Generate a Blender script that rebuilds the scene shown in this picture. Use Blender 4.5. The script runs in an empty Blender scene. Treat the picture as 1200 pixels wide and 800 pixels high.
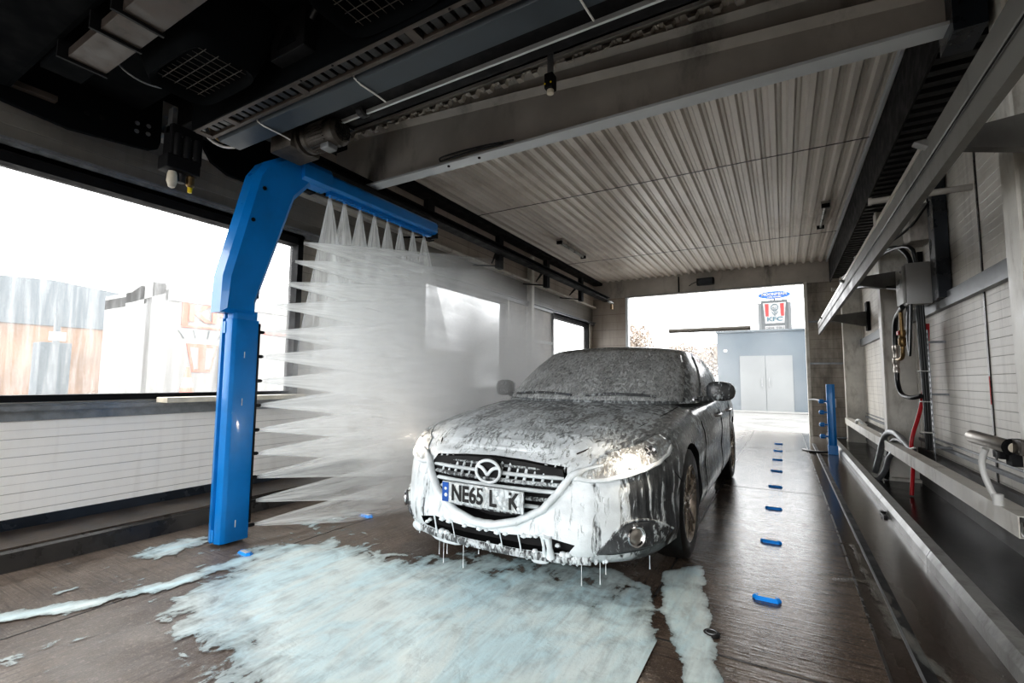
import bpy, bmesh, math, random
from mathutils import Vector, Matrix, noise as mnoise
random.seed(7)
S = bpy.context.scene
COL = S.collection
PI = math.pi

# ------------------------------------------------------------------ helpers
class NT:
    def __init__(s, m):
        m.use_nodes = True
        s.t = m.node_tree
        s.t.nodes.clear()
    def n(s, typ, ins=None, **props):
        nd = s.t.nodes.new(typ)
        for k, v in props.items():
            setattr(nd, k, v)
        for k, v in (ins or {}).items():
            sock = nd.inputs[k]
            if isinstance(v, tuple) and len(v) == 2 and hasattr(v[0], 'outputs'):
                s.t.links.new(v[0].outputs[v[1]], sock)
            elif hasattr(v, 'outputs'):
                s.t.links.new(v.outputs[0], sock)
            elif hasattr(v, 'is_output'):
                s.t.links.new(v, sock)
            else:
                if hasattr(sock.default_value, '__len__') and isinstance(v, (tuple, list)):
                    if len(sock.default_value) == 4 and len(v) == 3:
                        v = (*v, 1)
                sock.default_value = v
        return nd
    def math(s, op, a, b=0.0, c=None, clamp=False):
        i = {0: a, 1: b}
        if c is not None: i[2] = c
        return s.n('ShaderNodeMath', i, operation=op, use_clamp=clamp)
    def coord(s, scale=(1, 1, 1), rot=(0, 0, 0), which='Object'):
        tc = s.n('ShaderNodeTexCoord')
        return s.n('ShaderNodeMapping', {'Vector': (tc, which), 'Scale': scale, 'Rotation': rot})
    def noise(s, vec, scale, detail=4, rough=.55, dist=0):
        return s.n('ShaderNodeTexNoise', {'Vector': vec, 'Scale': scale, 'Detail': detail, 'Roughness': rough, 'Distortion': dist})
    def mixc(s, f, a, b):
        return s.n('ShaderNodeMix', {0: f, 6: a, 7: b}, data_type='RGBA')
    def step(s, v, lo, hi, a=0., b=1.):
        return s.n('ShaderNodeMapRange', {0: v, 1: lo, 2: hi, 3: a, 4: b}, interpolation_type='SMOOTHSTEP')
    def out(s, sh, vol=None):
        o = s.n('ShaderNodeOutputMaterial')
        if sh is not None: s.t.links.new(sh.outputs[0], o.inputs['Surface'])
        if vol is not None: s.t.links.new(vol.outputs[0], o.inputs['Volume'])

def mixcol_out(nd):
    return nd.outputs[2]

def new_mat(name):
    m = bpy.data.materials.new(name)
    return m, NT(m)

def mat(name, col, rough=.5, metal=0., var=.25, scale=6., bump=0., stretch=(1, 1, 1), dirt=None, emit=0., coat=0., spec=.5):
    """procedural base: colour broken up by noise, optional dirt streaks and bump"""
    m, t = new_mat(name)
    c = t.coord(stretch)
    nz = t.noise(c, scale, 6, .6)
    f = t.step(nz, .3, .7)
    dark = tuple(x * (1 - var) for x in col)
    lite = tuple(min(1, x * (1 + var * .5)) for x in col)
    cc = mixcol_out(t.mixc((f, 0), dark, lite))
    if dirt:
        nz2 = t.noise(t.coord((stretch[0] * 1.3, stretch[1] * 1.3, stretch[2] * .5)), scale * .6, 8, .7)
        f2 = t.step(nz2, .5, .72, 0, .8)
        cc = mixcol_out(t.mixc((f2, 0), cc, dirt))
    r = t.step(nz, .3, .7, max(.02, rough * .8), min(1, rough * 1.2))
    ins = {'Base Color': cc, 'Roughness': r, 'Metallic': metal, 'Coat Weight': coat, 'Specular IOR Level': spec}
    if bump:
        nb = t.noise(c, scale * 6, 5)
        ins['Normal'] = t.n('ShaderNodeBump', {'Height': nb, 'Strength': bump, 'Distance': .01})
    if emit:
        ins['Emission Color'] = (*col, 1); ins['Emission Strength'] = emit
    t.out(t.n('ShaderNodeBsdfPrincipled', ins))
    return m

class MB:
    def __init__(s): s.bm = bmesh.new()
    def box(s, x0, x1, y0, y1, z0, z1, bev=0, M=None):
        vs = [s.bm.verts.new((x, y, z)) for x in (x0, x1) for y in (y0, y1) for z in (z0, z1)]
        q = [(0, 1, 3, 2), (4, 6, 7, 5), (0, 4, 5, 1), (2, 3, 7, 6), (0, 2, 6, 4), (1, 5, 7, 3)]
        fs = [s.bm.faces.new([vs[i] for i in f]) for f in q]
        if M is not None: bmesh.ops.transform(s.bm, matrix=M, verts=vs)
        if bev:
            es = list({e for f in fs for e in f.edges})
            bmesh.ops.bevel(s.bm, geom=es, offset=bev, segments=2, affect='EDGES', profile=.6)
        return s
    def prism(s, pts, a0, a1, axis='X', bev=0, M=None):
        """polygon pts in the two other axes, extruded between a0 and a1 along axis"""
        def P(u, v, a):
            return {'X': (a, u, v), 'Y': (u, a, v), 'Z': (u, v, a)}[axis]
        A = [s.bm.verts.new(P(u, v, a0)) for u, v in pts]
        B = [s.bm.verts.new(P(u, v, a1)) for u, v in pts]
        n = len(pts)
        fs = [s.bm.faces.new(A[::-1]), s.bm.faces.new(B)]
        for i in range(n):
            fs.append(s.bm.faces.new((A[i], A[(i + 1) % n], B[(i + 1) % n], B[i])))
        if M is not None: bmesh.ops.transform(s.bm, matrix=M, verts=A + B)
        bmesh.ops.recalc_face_normals(s.bm, faces=fs)
        if bev:
            es = list({e for f in fs for e in f.edges})
            bmesh.ops.bevel(s.bm, geom=es, offset=bev, segments=2, affect='EDGES', profile=.6)
        return s
    def tube(s, pts, r, n=10, caps=True, smooth_path=0, radii=None, flat=1.0, up=None):
        P = [Vector(p) for p in pts]
        for _ in range(smooth_path):
            Q = [P[0]]
            for a, b in zip(P, P[1:]):
                Q += [a.lerp(b, .25), a.lerp(b, .75)]
            Q.append(P[-1]); P = Q
        rings = []
        nrm = None
        for i, p in enumerate(P):
            d = (P[min(i + 1, len(P) - 1)] - P[max(i - 1, 0)]).normalized()
            if nrm is None:
                ref = Vector(up) if up else (Vector((0, 0, 1)) if abs(d.z) < .9 else Vector((1, 0, 0)))
                nrm = (ref - d * ref.dot(d)).normalized()
            else:
                nrm = (nrm - d * nrm.dot(d)).normalized()
            b = d.cross(nrm)
            rr = r if radii is None else r * radii[min(len(radii) - 1, int(i * len(radii) / len(P)))]
            rings.append([s.bm.verts.new(p + (nrm * math.cos(2 * PI * k / n) + b * flat * math.sin(2 * PI * k / n)) * rr) for k in range(n)])
        for A, B in zip(rings, rings[1:]):
            for k in range(n):
                s.bm.faces.new((A[k], A[(k + 1) % n], B[(k + 1) % n], B[k]))
        if caps:
            s.bm.faces.new(rings[0][::-1]); s.bm.faces.new(rings[-1])
        return s
    def lathe(s, prof, origin=(0, 0, 0), axis=(0, 0, 1), n=32, caps=True):
        """prof: list of (radius, height along axis)"""
        ax = Vector(axis).normalized()
        ref = Vector((0, 0, 1)) if abs(ax.z) < .9 else Vector((1, 0, 0))
        u = (ref - ax * ref.dot(ax)).normalized(); v = ax.cross(u); o = Vector(origin)
        rings = []
        for r, h in prof:
            if r < 1e-6:
                rings.append([s.bm.verts.new(o + ax * h)])
            else:
                rings.append([s.bm.verts.new(o + ax * h + (u * math.cos(2 * PI * k / n) + v * math.sin(2 * PI * k / n)) * r) for k in range(n)])
        for A, B in zip(rings, rings[1:]):
            for k in range(n):
                a, b, c, d = A[k % len(A)], A[(k + 1) % len(A)], B[(k + 1) % len(B)], B[k % len(B)]
                f = []
                for w in (a, b, c, d):
                    if w not in f: f.append(w)
                if len(f) > 2:
                    s.bm.faces.new(f)
        if caps:
            if len(rings[0]) > 1: s.bm.faces.new(rings[0][::-1])
            if len(rings[-1]) > 1: s.bm.faces.new(rings[-1])
        return s
    def grid(s, rows, closed=False):
        V = [[s.bm.verts.new(p) for p in r] for r in rows]
        for A, B in zip(V, V[1:]):
            m = len(A)
            for k in range(m if closed else m - 1):
                s.bm.faces.new((A[k], A[(k + 1) % m], B[(k + 1) % m], B[k]))
        return V
    def quad(s, *pts):
        s.bm.faces.new([s.bm.verts.new(p) for p in pts]); return s
    def build(s, name, m, parent=None, smooth=None, loc=None, normals=True):
        if normals: bmesh.ops.recalc_face_normals(s.bm, faces=s.bm.faces)
        me = bpy.data.meshes.new(name)
        s.bm.to_mesh(me); s.bm.free()
        o = bpy.data.objects.new(name, me)
        COL.objects.link(o)
        for mm in (m if isinstance(m, (list, tuple)) else [m]): me.materials.append(mm)
        if smooth is not None:
            me.shade_smooth()
            me.set_sharp_from_angle(angle=math.radians(smooth))
        if parent is not None: o.parent = parent
        if loc is not None: o.location = loc
        return o

def tag(o, label=None, cat=None, group=None, kind=None):
    if label: o['label'] = label
    if cat: o['category'] = cat
    if group: o['group'] = group
    if kind: o['kind'] = kind
    return o
def thing(name, label, cat, loc=(0, 0, 0), group=None, rz=0):
    o = bpy.data.objects.new(name, None); COL.objects.link(o)
    o.empty_display_size = .1
    o.location = loc; o.rotation_euler = (0, 0, rz)
    return tag(o, label, cat, group)
def struct(o):
    o['kind'] = 'structure'; return o
def text_mesh(name, body, size, m, parent=None, loc=(0, 0, 0), rot=(0, 0, 0), extr=.001, align='CENTER', sx=1.0, bold=0.0):
    cu = bpy.data.curves.new(name, 'FONT')
    cu.body = body; cu.size = size; cu.extrude = extr; cu.align_x = align; cu.align_y = 'CENTER'; cu.offset = bold
    tmp = bpy.data.objects.new(name + '_tmp', cu); COL.objects.link(tmp)
    dg = bpy.context.evaluated_depsgraph_get(); dg.update()
    me = bpy.data.meshes.new_from_object(tmp.evaluated_get(dg))
    me.name = name
    bpy.data.objects.remove(tmp)
    o = bpy.data.objects.new(name, me); COL.objects.link(o)
    me.materials.clear(); me.materials.append(m)
    o.location = loc; o.rotation_euler = rot; o.scale = (sx, 1, 1)
    if parent is not None: o.parent = parent
    return o
def lerp(a, b, t): return a + (b - a) * t
def sstep(a, b, x):
    t = max(0., min(1., (x - a) / (b - a))); return t * t * (3 - 2 * t)
def interp(tab, x):
    if x <= tab[0][0]: return tab[0][1]
    for (a, va), (b, vb) in zip(tab, tab[1:]):
        if x <= b: return lerp(va, vb, (x - a) / (b - a))
    return tab[-1][1]
def sinterp(tab, x):
    if x <= tab[0][0]: return tab[0][1]
    for (a, va), (b, vb) in zip(tab, tab[1:]):
        if x <= b: return lerp(va, vb, sstep(a, b, x) * .6 + .4 * (x - a) / (b - a))
    return tab[-1][1]

# ------------------------------------------------------------------ materials
M = {}
M['panel'] = mat('pale wall panel', (.5, .48, .44), .5, 0, .15, 1.5, .05, (1, 1, 3), dirt=(.2, .18, .15))
M['panel_dirty'] = mat('grimy wall panel', (.36, .34, .31), .6, 0, .25, 2.0, .1, (1, 1, 4), dirt=(.07, .055, .045))
M['steel'] = mat('pale painted steel', (.70, .68, .63), .45, 0, .12, 5, .03, dirt=(.3, .26, .22))
M['galv'] = mat('galvanised steel', (.26, .27, .28), .42, .5, .25, 12, .03)
M['grey_beam'] = mat('grey beam paint', (.52, .49, .455), .55, 0, .15, 2, .03, dirt=(.12, .11, .1))
M['railgrey'] = mat('dull grey rail', (.15, .145, .135), .45, .1, .2, 4, .03, dirt=(.07, .065, .06))
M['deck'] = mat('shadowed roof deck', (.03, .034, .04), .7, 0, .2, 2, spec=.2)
M['flange'] = mat('light flange paint', (.62, .65, .67), .5, 0, .06, 3)
M['roof'] = mat('ceiling sheet', (.72, .68, .63), .38, .1, .10, .7, .01, (1, 1, 1), dirt=(.50, .45, .40))
M['blacksteel'] = mat('black steel', (.005, .005, .006), .65, 0, .3, 8, .05, spec=.25)
M['darkplastic'] = mat('dark machine housing', (.004, .005, .006), .85, 0, .3, 6, .03, spec=.06)
M['darkblue_tray'] = mat('slate blue tray', (.050, .064, .078), .5, .1, .2, 6)
M['bluepaint'] = mat('bright blue enamel', (.0, .19, .54), .34, 0, .12, 4, .02, coat=.25)
M['bluemark'] = mat('blue marker plastic', (.01, .28, .85), .35, 0, .15, 12, .05)
M['rubber'] = mat('black rubber', (.012, .012, .013), .5, 0, .2, 10, .1)
M['cable'] = mat('black cable sheath', (.01, .011, .012), .35, 0, .2, 20)
M['redhose'] = mat('red hose', (.5, .01, .02), .35, 0, .15, 10)
M['whiteplastic'] = mat('white plastic', (.66, .66, .64), .4, 0, .08, 5)
M['boxgrey'] = mat('pale grey enclosure', (.5, .5, .49), .4, 0, .08, 4)
M['brass'] = mat('weathered brass', (.25, .17, .08), .4, .8, .4, 30)
M['alu'] = mat('brushed aluminium', (.55, .52, .48), .35, .9, .15, 30)
M['wornalu'] = mat('stained gantry aluminium', (.07, .056, .047), .55, .1, .35, 10, .05, dirt=(.03, .025, .02))
M['motor'] = mat('dirty motor casting', (.08, .07, .06), .5, .3, .5, 14, .15, dirt=(.03, .025, .02))
M['kerb'] = mat('dark wet kerb', (.035, .032, .03), .3, 0, .4, 5, .15)
M['kerb_top'] = mat('brown wet kerb concrete', (.08, .062, .05), .35, 0, .5, 5, .15)
M['curb_r'] = mat('worn metal edging', (.30, .30, .29), .35, .3, .3, 8, .1, dirt=(.1, .09, .085))
M['plinth'] = mat('dark slate plinth', (.02, .026, .035), .3, 0, .3, 4)
M['wetdark'] = mat('black wet channel floor', (.008, .007, .006), .22, 0, .6, 3, .15)
M['plinthwall'] = mat('stained concrete plinth', (.075, .07, .065), .5, 0, .5, 3, .1, dirt=(.014, .013, .012))
M['yellow'] = mat('yellow lens', (.8, .6, .02), .3)
M['cream'] = mat('cream sensor cap', (.6, .55, .45), .4)
M['chrome'] = mat('chrome', (.8, .8, .82), .12, 1, .1, 20)
M['red'] = mat('red print', (.55, .02, .02), .5)
M['black'] = mat('black print', (.01, .01, .01), .5)
M['white'] = mat('white print', (.8, .8, .8), .5)
M['signwhite'] = mat('sign white', (.30, .30, .30), .6)
M['bargrey'] = mat('weathered bar', (.075, .068, .058), .6)
M['signblue'] = mat('sign blue', (.01, .085, .36), .5)
M['signgrey'] = mat('sign grey', (.055, .062, .066), .5)
M['signdark'] = mat('dark sign ink', (.03, .09, .12), .5)
M['bg_blue'] = mat('blue-grey cladding', (.078, .100, .120), .7, 0, .15, .4, stretch=(1, 1, 1))
M['bg_door'] = mat('pale grey door', (.17, .18, .185), .7, 0, .08, 1)
M['bg_brick'] = mat('pale brown brick', (.24, .15, .10), .8, 0, .3, .8)
M['bg_white'] = mat('white cladding', (.26, .26, .255), .6, 0, .05, 1)
M['bg_grey'] = mat('grey kiosk panel', (.09, .11, .125), .6, 0, .1, 2)
M['bg_red'] = mat('weathered red lettering', (.62, .16, .11), .6, 0, .1, 2)
M['leaf'] = mat('haze-tinted autumn foliage', (.34, .285, .24), .8, 0, .2, 8)  # leaf colour paled and greyed to carry the haze
M['bark'] = mat('bark', (.12, .09, .07), .9)
M['tubelight'] = mat('unlit tube diffuser', (.3, .3, .28), .3)

# ------------------------------------------------------------------ camera
f_px = 550.0
cam = bpy.data.cameras.new('camera'); cam.lens = f_px / 1200 * 36; cam.sensor_width = 36; cam.clip_start = .05; cam.clip_end = 500
co = bpy.data.objects.new('camera', cam); COL.objects.link(co)
Rm = Matrix(((0.86649191, 0.03352294, 0.49806423), (0.49911729, -0.07533846, -0.86325318), (0.0085846, 0.99659437, -0.08201205)))
co.matrix_world = Matrix.Translation((0, 0, 1.1)) @ Rm.to_4x4()
S.camera = co

M['voidblack'] = mat('unlit cavity', (.004, .004, .005), .7)
# ================================================================== SETTING
XL, XR, YF, YB, ZC = -4.3, 1.35, -1.8, 11.7, 3.65
# ---- floor
def floor_material():
    m, t = new_mat('wet brushed concrete')
    c = t.coord()
    sep = t.n('ShaderNodeSeparateXYZ', {0: c})
    X, Y = (sep, 0), (sep, 1)
    n1 = t.noise(c, .9, 8, .65)
    n2 = t.noise(c, 6, 8, .7)
    n3 = t.noise(c, 45, 4, .7)
    base = mixcol_out(t.mixc((t.step(n1, .35, .7), 0), (.080, .056, .042), (.23, .185, .15)))
    base = mixcol_out(t.mixc((t.step(n2, .42, .75, 0, .55), 0), base, (.035, .022, .016)))
    base = mixcol_out(t.mixc((t.step(n3, .5, .72, 0, .6), 0), base, (.30, .25, .21)))
    n4 = t.noise(c, 150, 3, .7)
    base = mixcol_out(t.mixc((t.step(n4, .52, .66, 0, .55), 0), base, (.025, .018, .014)))
    base = mixcol_out(t.mixc((t.step(n4, .30, .42, .5, 0), 0), base, (.36, .32, .28)))
    # brushed grooves: along Y in the middle slab, along X elsewhere
    gx = t.noise(t.coord((60, 3.5, 1)), 1, 4, .7)
    gy = t.noise(t.coord((2.6, 55, 1)), 1, 4, .65)
    mid = t.math('MULTIPLY', t.math('GREATER_THAN', X, -2.86), t.math('LESS_THAN', X, -.60))
    g = t.n('ShaderNodeMix', {0: mid, 2: gy, 3: gx}, data_type='FLOAT')
    base = mixcol_out(t.mixc((t.step(g, .5, .66, 0, .6), 0), base, (.040, .028, .022)))
    # smooth gutter strip on the right, darker and wetter
    gut = t.math('GREATER_THAN', X, .31)
    base = mixcol_out(t.mixc((t.math('MULTIPLY', gut, .75), 0), base, (.038, .028, .023)))
    # floor colour grades paler towards the exit
    ext = t.step(Y, 8.5, 12.5, 0, .6)
    base = mixcol_out(t.mixc((ext, 0), base, (.36, .35, .33)))
    wet = t.step(t.noise(t.coord((1, .6, 1)), 1.4, 6, .65, .6), .40, .60)
    wetx = t.step(X, -1.6, -.3)                       # right side stands wet
    wet2 = t.math('MAXIMUM', t.math('MULTIPLY', wet, .5), t.math('MULTIPLY', wetx, .95))
    wet2 = t.math('ADD', wet2, t.math('MULTIPLY', t.math('SUBTRACT', n2, .5), .7))
    wet3 = t.math('MAXIMUM', wet2, t.math('MULTIPLY', gut, .98), clamp=True)
    rough = t.n('ShaderNodeMapRange', {0: wet3, 3: .55, 4: .11})
    jx = t.math('MULTIPLY', g, .6)
    h = t.math('ADD', t.math('MULTIPLY', jx, t.math('SUBTRACT', 1.0, t.math('MULTIPLY', gut, .95))), t.math('ADD', t.math('MULTIPLY', n2, .35), t.math('ADD', t.math('MULTIPLY', n3, .14), t.math('MULTIPLY', n4, .05))))
    bp = t.n('ShaderNodeBump', {'Height': h, 'Strength': .5, 'Distance': .007})
    b = t.n('ShaderNodeBsdfPrincipled', {'Base Color': base, 'Roughness': rough, 'Normal': bp, 'Specular IOR Level': .8})
    t.out(b)
    return m
M['floor'] = floor_material()
fl = MB().box(-4.4, .72, -6, 12.2, -.2, 0).build('floor', M['floor']); struct(fl)
fl2 = MB().box(.72, 1.6, -6, 12.2, -.2, -.012).build('floor_channel', M['wetdark']); struct(fl2)
tag(fl2, None, None); 
_mm = mat('exit yard paving', (.22, .22, .215), .35, 0, .25, 1.2, .05)
yard = MB().box(-60, 40, 12.2, 80, -.2, -.01).box(-60, -4.4, -6, 12.2, -.2, -.01).box(1.6, 40, -6, 12.2, -.2, -.01).box(-60, 40, -30, -6, -.2, -.01).build('floor_yard', _mm); struct(yard)
# joints in the slabs
jt = MB()
for x in (-.61, .31):
    jt.box(x - .006, x + .006, -2, 12, -.01, .0015)
jt.box(-2.875, -2.865, -2, 12, -.01, .0015)
for y in (2.15, 5.6, 9.0): jt.box(-.6, .3, y - .005, y + .005, -.01, .0015)
struct(jt.build('trim_1', M['kerb']))
# drain slot with a bright steel lip
dr = thing('drain_channel', 'narrow steel drain slot running along the wet gutter beside the metal edging', 'drain', (.44, 5, 0))
MB().box(-.022, .022, -6.5, 5.2, -.01, .002).build('slot', M['voidblack'] if 'voidblack' in M else M['blacksteel'], dr)
MB().box(-.030, -.020, -6.5, 5.2, -.01, .006).build('lip', M['galv'], dr)
# ---- left kerb and wall
kb = MB(); kb.prism([(-4.32, 0), (-3.80, 0), (-3.82, .10), (-3.84, .112), (-4.32, .118)], YF - .5, 11.6, 'Y'); 
struct(kb.build('trim_kerb', [M['kerb']]))
kt = MB(); kt.box(-4.3, -3.86, YF - .5, 11.6, .112, .121); struct(kt.build('trim_kerb_top', M['kerb_top']))

def panel_material(name, base, dirt, vert_scale=.18, groove=.05, rough=.45, pitch=.115, dirt_amt=.6):
    """sandwich wall panel with fine horizontal grooves and runs of grime"""
    m, t = new_mat(name)
    c = t.coord(); sep = t.n('ShaderNodeSeparateXYZ', {0: c})
    fr = t.math('FRACT', t.math('MULTIPLY', (sep, 2), 1 / pitch))
    g1 = t.step(fr, .0, .05, 1, 0)
    fr2 = t.math('FRACT', t.math('ADD', t.math('MULTIPLY', (sep, 2), 1 / pitch), .5))
    g2 = t.step(fr2, 0, .03, .5, 0)
    gr = t.math('MAXIMUM', g1, g2)
    n1 = t.noise(t.coord((1, 1, .35)), 1.6, 8, .65)
    n2 = t.noise(t.coord((4, 4, .3)), 2.5, 6, .6)
    dd = t.math('MULTIPLY', t.step(n1, .42, .72), dirt_amt)
    cc = mixcol_out(t.mixc((dd, 0), base, dirt))
    cc = mixcol_out(t.mixc((t.step(n2, .5, .75, 0, .35), 0), cc, dirt))
    cc = mixcol_out(t.mixc((t.math('MULTIPLY', gr, .62), 0), cc, tuple(x * .35 for x in dirt)))
    bp = t.n('ShaderNodeBump', {'Height': t.math('SUBTRACT', 1.0, gr), 'Strength': .5, 'Distance': .006})
    t.out(t.n('ShaderNodeBsdfPrincipled', {'Base Color': cc, 'Roughness': rough, 'Normal': bp}))
    return m
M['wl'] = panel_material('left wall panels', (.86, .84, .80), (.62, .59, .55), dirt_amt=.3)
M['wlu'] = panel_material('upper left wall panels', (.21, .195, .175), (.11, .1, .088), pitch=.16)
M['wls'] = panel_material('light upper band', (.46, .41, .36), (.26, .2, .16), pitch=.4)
M['wr'] = panel_material('right wall panels', (.80, .77, .71), (.34, .31, .27), pitch=.13, dirt_amt=.55)
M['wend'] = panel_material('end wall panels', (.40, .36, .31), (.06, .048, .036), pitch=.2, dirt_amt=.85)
Z0, Z1 = .95, 2.48                         # window sill / head
SPANS = [(YF, -.4), (3.05, 4.93), (7.22, 9.15), (11.32, YB)]      # solid stretches between windows
wl = MB()
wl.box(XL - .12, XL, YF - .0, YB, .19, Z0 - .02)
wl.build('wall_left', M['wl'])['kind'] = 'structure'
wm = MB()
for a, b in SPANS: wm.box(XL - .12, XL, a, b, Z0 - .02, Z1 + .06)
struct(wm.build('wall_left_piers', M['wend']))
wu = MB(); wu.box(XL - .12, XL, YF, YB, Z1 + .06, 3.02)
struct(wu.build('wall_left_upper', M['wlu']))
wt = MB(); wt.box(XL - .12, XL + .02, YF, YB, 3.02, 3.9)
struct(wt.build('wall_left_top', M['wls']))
struct(MB().box(XL - .10, XL + .012, YF, YB, .10, .19).build('baseboard_left', M['plinth']))
# ledges along the left wall
struct(MB().box(XL, XL + .10, YF, YB, 2.99, 3.03).build('trim_ledge', M['steel']))
struct(MB().box(XL, XL + .05, YF, YB, 2.54, 2.60).box(XL, XL + .09, YF, YB, 2.60, 2.612).build('trim_head', M['galv']))
struct(MB().box(XL, XL + .07, YF, YB, Z0 - .075, Z0 - .045).box(XL, XL + .02, YF, YB, Z0 - .14, Z0 - .03).build('trim_sill', M['galv']))
# dark eaves beam at the ceiling edge
eb = MB().prism([(-4.28, 3.9), (-4.28, 3.60), (-4.20, 3.585), (-4.03, 3.585), (-4.03, 3.9)], YF, YB, 'Y').build('eaves_beam', M['blacksteel'])
tag(eb, 'black steel eaves beam along the left edge of the corrugated ceiling', 'beam')
# ---- windows
_m, _t = new_mat('rain-streaked wash bay glass')
_c = _t.coord((1, 3, .25)); _n = _t.noise(_c, 5, 6, .65, .3); _n2 = _t.noise(_t.coord((1, 40, 40)), 3, 2)
_f = _t.math('ADD', _t.step(_n, .35, .75, .07, .26), _t.math('MULTIPLY', _n2, .05))
_tr = _t.n('ShaderNodeBsdfTransparent', {'Color': (.97, .98, .98)})
_tl = _t.n('ShaderNodeBsdfTranslucent', {'Color': (.92, .93, .93)})
_t.out(_t.n('ShaderNodeMixShader', {0: _f, 1: _tr, 2: _tl}))
M['glass'] = _m
def window(i, y0, y1):
    z0, z1 = Z0 - .02, Z1 + .06
    f = MB()
    x0, x1 = XL - .10, XL + .035
    f.box(x0, x1, y0, y1, z0, z0 + .045); f.box(x0, x1, y0, y1, z1 - .075, z1)
    f.box(x0, x1, y0, y0 + .05, z0, z1); f.box(x0, x1, y1 - .06, y1, z0, z1)
    o = f.build('window_%d' % i, M['blacksteel']); struct(o)
    MB().quad((XL - .06, y0 + .05, z0 + .045), (XL - .06, y1 - .06, z0 + .045), (XL - .06, y1 - .06, z1 - .075), (XL - .06, y0 + .05, z1 - .075)).build('pane', M['glass'], o)
    MB().box(XL, XL + .05, y0, y1, z1, z1 + .03).build('drip_rail', M['galv'], o)
    if i > 1: MB().box(XL, XL + .045, y1, y1 + .05, z0, z1).build('jamb_trim', M['steel'], o)
window(1, -.4, 3.05); window(2, 4.93, 7.22); window(3, 9.15, 11.32)
# pier framing between second and third window
cl = thing('wall_post', 'slim pale steel post standing before the left wall between the two far windows', 'post', (XL, 8.0, 0))
MB().box(.10, .15, -.05, .05, .12, 3.5).box(.02, .10, -.01, .01, .12, 3.5).build('post', M['steel'], cl)
cr = MB().box(XL, XL + .05, 7.30, 9.10, 1.86, 1.90).box(XL, XL + .06, 7.28, 9.12, 1.90, 1.91).build('cross_rail', M['flange'])
tag(cr, 'pale horizontal rail on the left wall between the two far windows', 'rail')
# ---- corrugated ceiling over the bay
def corrugated(x0, x1, y0, y1, z, pitch=.155, depth=.038):
    prof = []
    x = x0
    while x < x1 - 1e-6:
        for fx, fz in ((0, 0), (.30, 0), (.42, depth), (.56, depth), (.62, depth * .8), (.68, depth), (.88, depth)):
            prof.append((x + fx * pitch, z + fz))
        x += pitch
    prof.append((x, z))
    mb = MB()
    mb.grid([[(px, y, pz) for px, pz in prof] for y in (y0, y1)])
    return mb
ce = corrugated(-4.06, .86, 3.3, YB, ZC).build('ceiling', M['roof'], normals=False); struct(ce)
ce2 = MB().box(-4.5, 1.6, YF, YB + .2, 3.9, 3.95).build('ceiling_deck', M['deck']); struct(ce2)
for k, y in enumerate((5.9, 9.4)):
    struct(MB().box(-4.05, .86, y, y + .012, ZC - .004, ZC + .002).build('trim_lap', M['kerb']))
struct(MB().box(.86, .885, 3.3, YB, ZC - .02, ZC + .05).build('trim_edge', M['flange']))
# ---- end wall
struct(MB().box(XL, 1.5, YB, YB + .15, 3.22, 3.9).build('wall_back', M['grey_beam']))
struct(MB().box(XL - .1, -3.42, YB, YB + .15, 0, 3.22).build('wall_back_left', M['wls']))
struct(MB().box(-3.42, -3.36, YB - .02, YB + .17, 0, 3.22).build('trim_jamb_left', M['flange']))
struct(MB().box(.50, 1.5, YB, YB + .15, 0, 3.22).build('wall_back_right', M['wend']))
struct(MB().box(.44, .50, YB - .03, YB + .17, 0, 3.24).build('trim_jamb_right', M['steel']))
struct(MB().box(.50, 1.3, YB - .05, YB, 2.36, 2.40).box(.5, 1.3, YB - .05, YB, 1.48, 1.52).build('trim_back_rail', M['galv']))
struct(MB().box(-3.42, .5, YB - .02, YB, 3.215, 3.235).build('trim_lintel', M['galv']))
# ---- right wall
struct(MB().box(XR, XR + .12, YF, YB, .38, 3.9).build('wall_right', M['wr']))
struct(MB().box(XR - .04, XR + .12, YF, YB, -.05, .38).build('baseboard_right', M['plinthwall']))
struct(MB().box(XR - .05, XR, YF, YB, 1.80, 1.84).box(XR - .05, XR - .03, YF, YB, 1.84, 1.93).build('trim_girt', M['galv']))
struct(MB().box(XR - .03, XR, YF, YB, .46, .49).box(XR - .02, XR, YF, YB, .53, .545).build('trim_base_rail', M['galv']))
sj = MB()
for y in (4.85, 8.6): sj.box(XR - .008, XR, y - .012, y + .012, .38, 3.5)
struct(sj.build('trim_joint', M['kerb']))
rs = MB().box(XR - .011, XR - .006, 4.843, 4.857, .95, 1.16).build('red_strip', M['red'])
tag(rs, 'thin red strip showing in the vertical joint of the right wall panels', 'strip')
# dark edging kerb on the right, in lengths
n = 0
for k in range(8):
    y0 = -1.0 + 1.6 * k
    o = MB().prism([(.715, -.02), (.715, .06), (.735, .098), (.80, .10), (.80, -.02)], y0 + .004, min(y0 + 1.596, 11.6), 'Y').build('trim_edging', M['curb_r'])
    struct(o)
# ---- columns on the right
def column(y, label, w=.17):
    c = thing('steel_column', label, 'column', (0, y, 0))
    MB().box(1.03, 1.045, -w / 2, w / 2, -.02, 3.7).build('flange', M['steel'], c)
    MB().box(1.045, 1.335, -.006, .006, -.02, 3.7).build('web', M['steel'], c)
    MB().box(1.335, 1.349, -w / 2, w / 2, -.02, 3.7).build('flange', M['steel'], c)
    MB().box(1.02, 1.34, -w / 2 - .02, w / 2 + .02, -.02, .02).build('base_plate', M['steel'], c)
    return c
column(3.28, 'nearest pale steel column on the right, carrying the bullet camera')
column(7.05, 'middle pale steel column on the right, beside the grey junction box and hoses')
column(11.1, 'farthest pale steel column on the right, close to the end wall and blue post')
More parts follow.
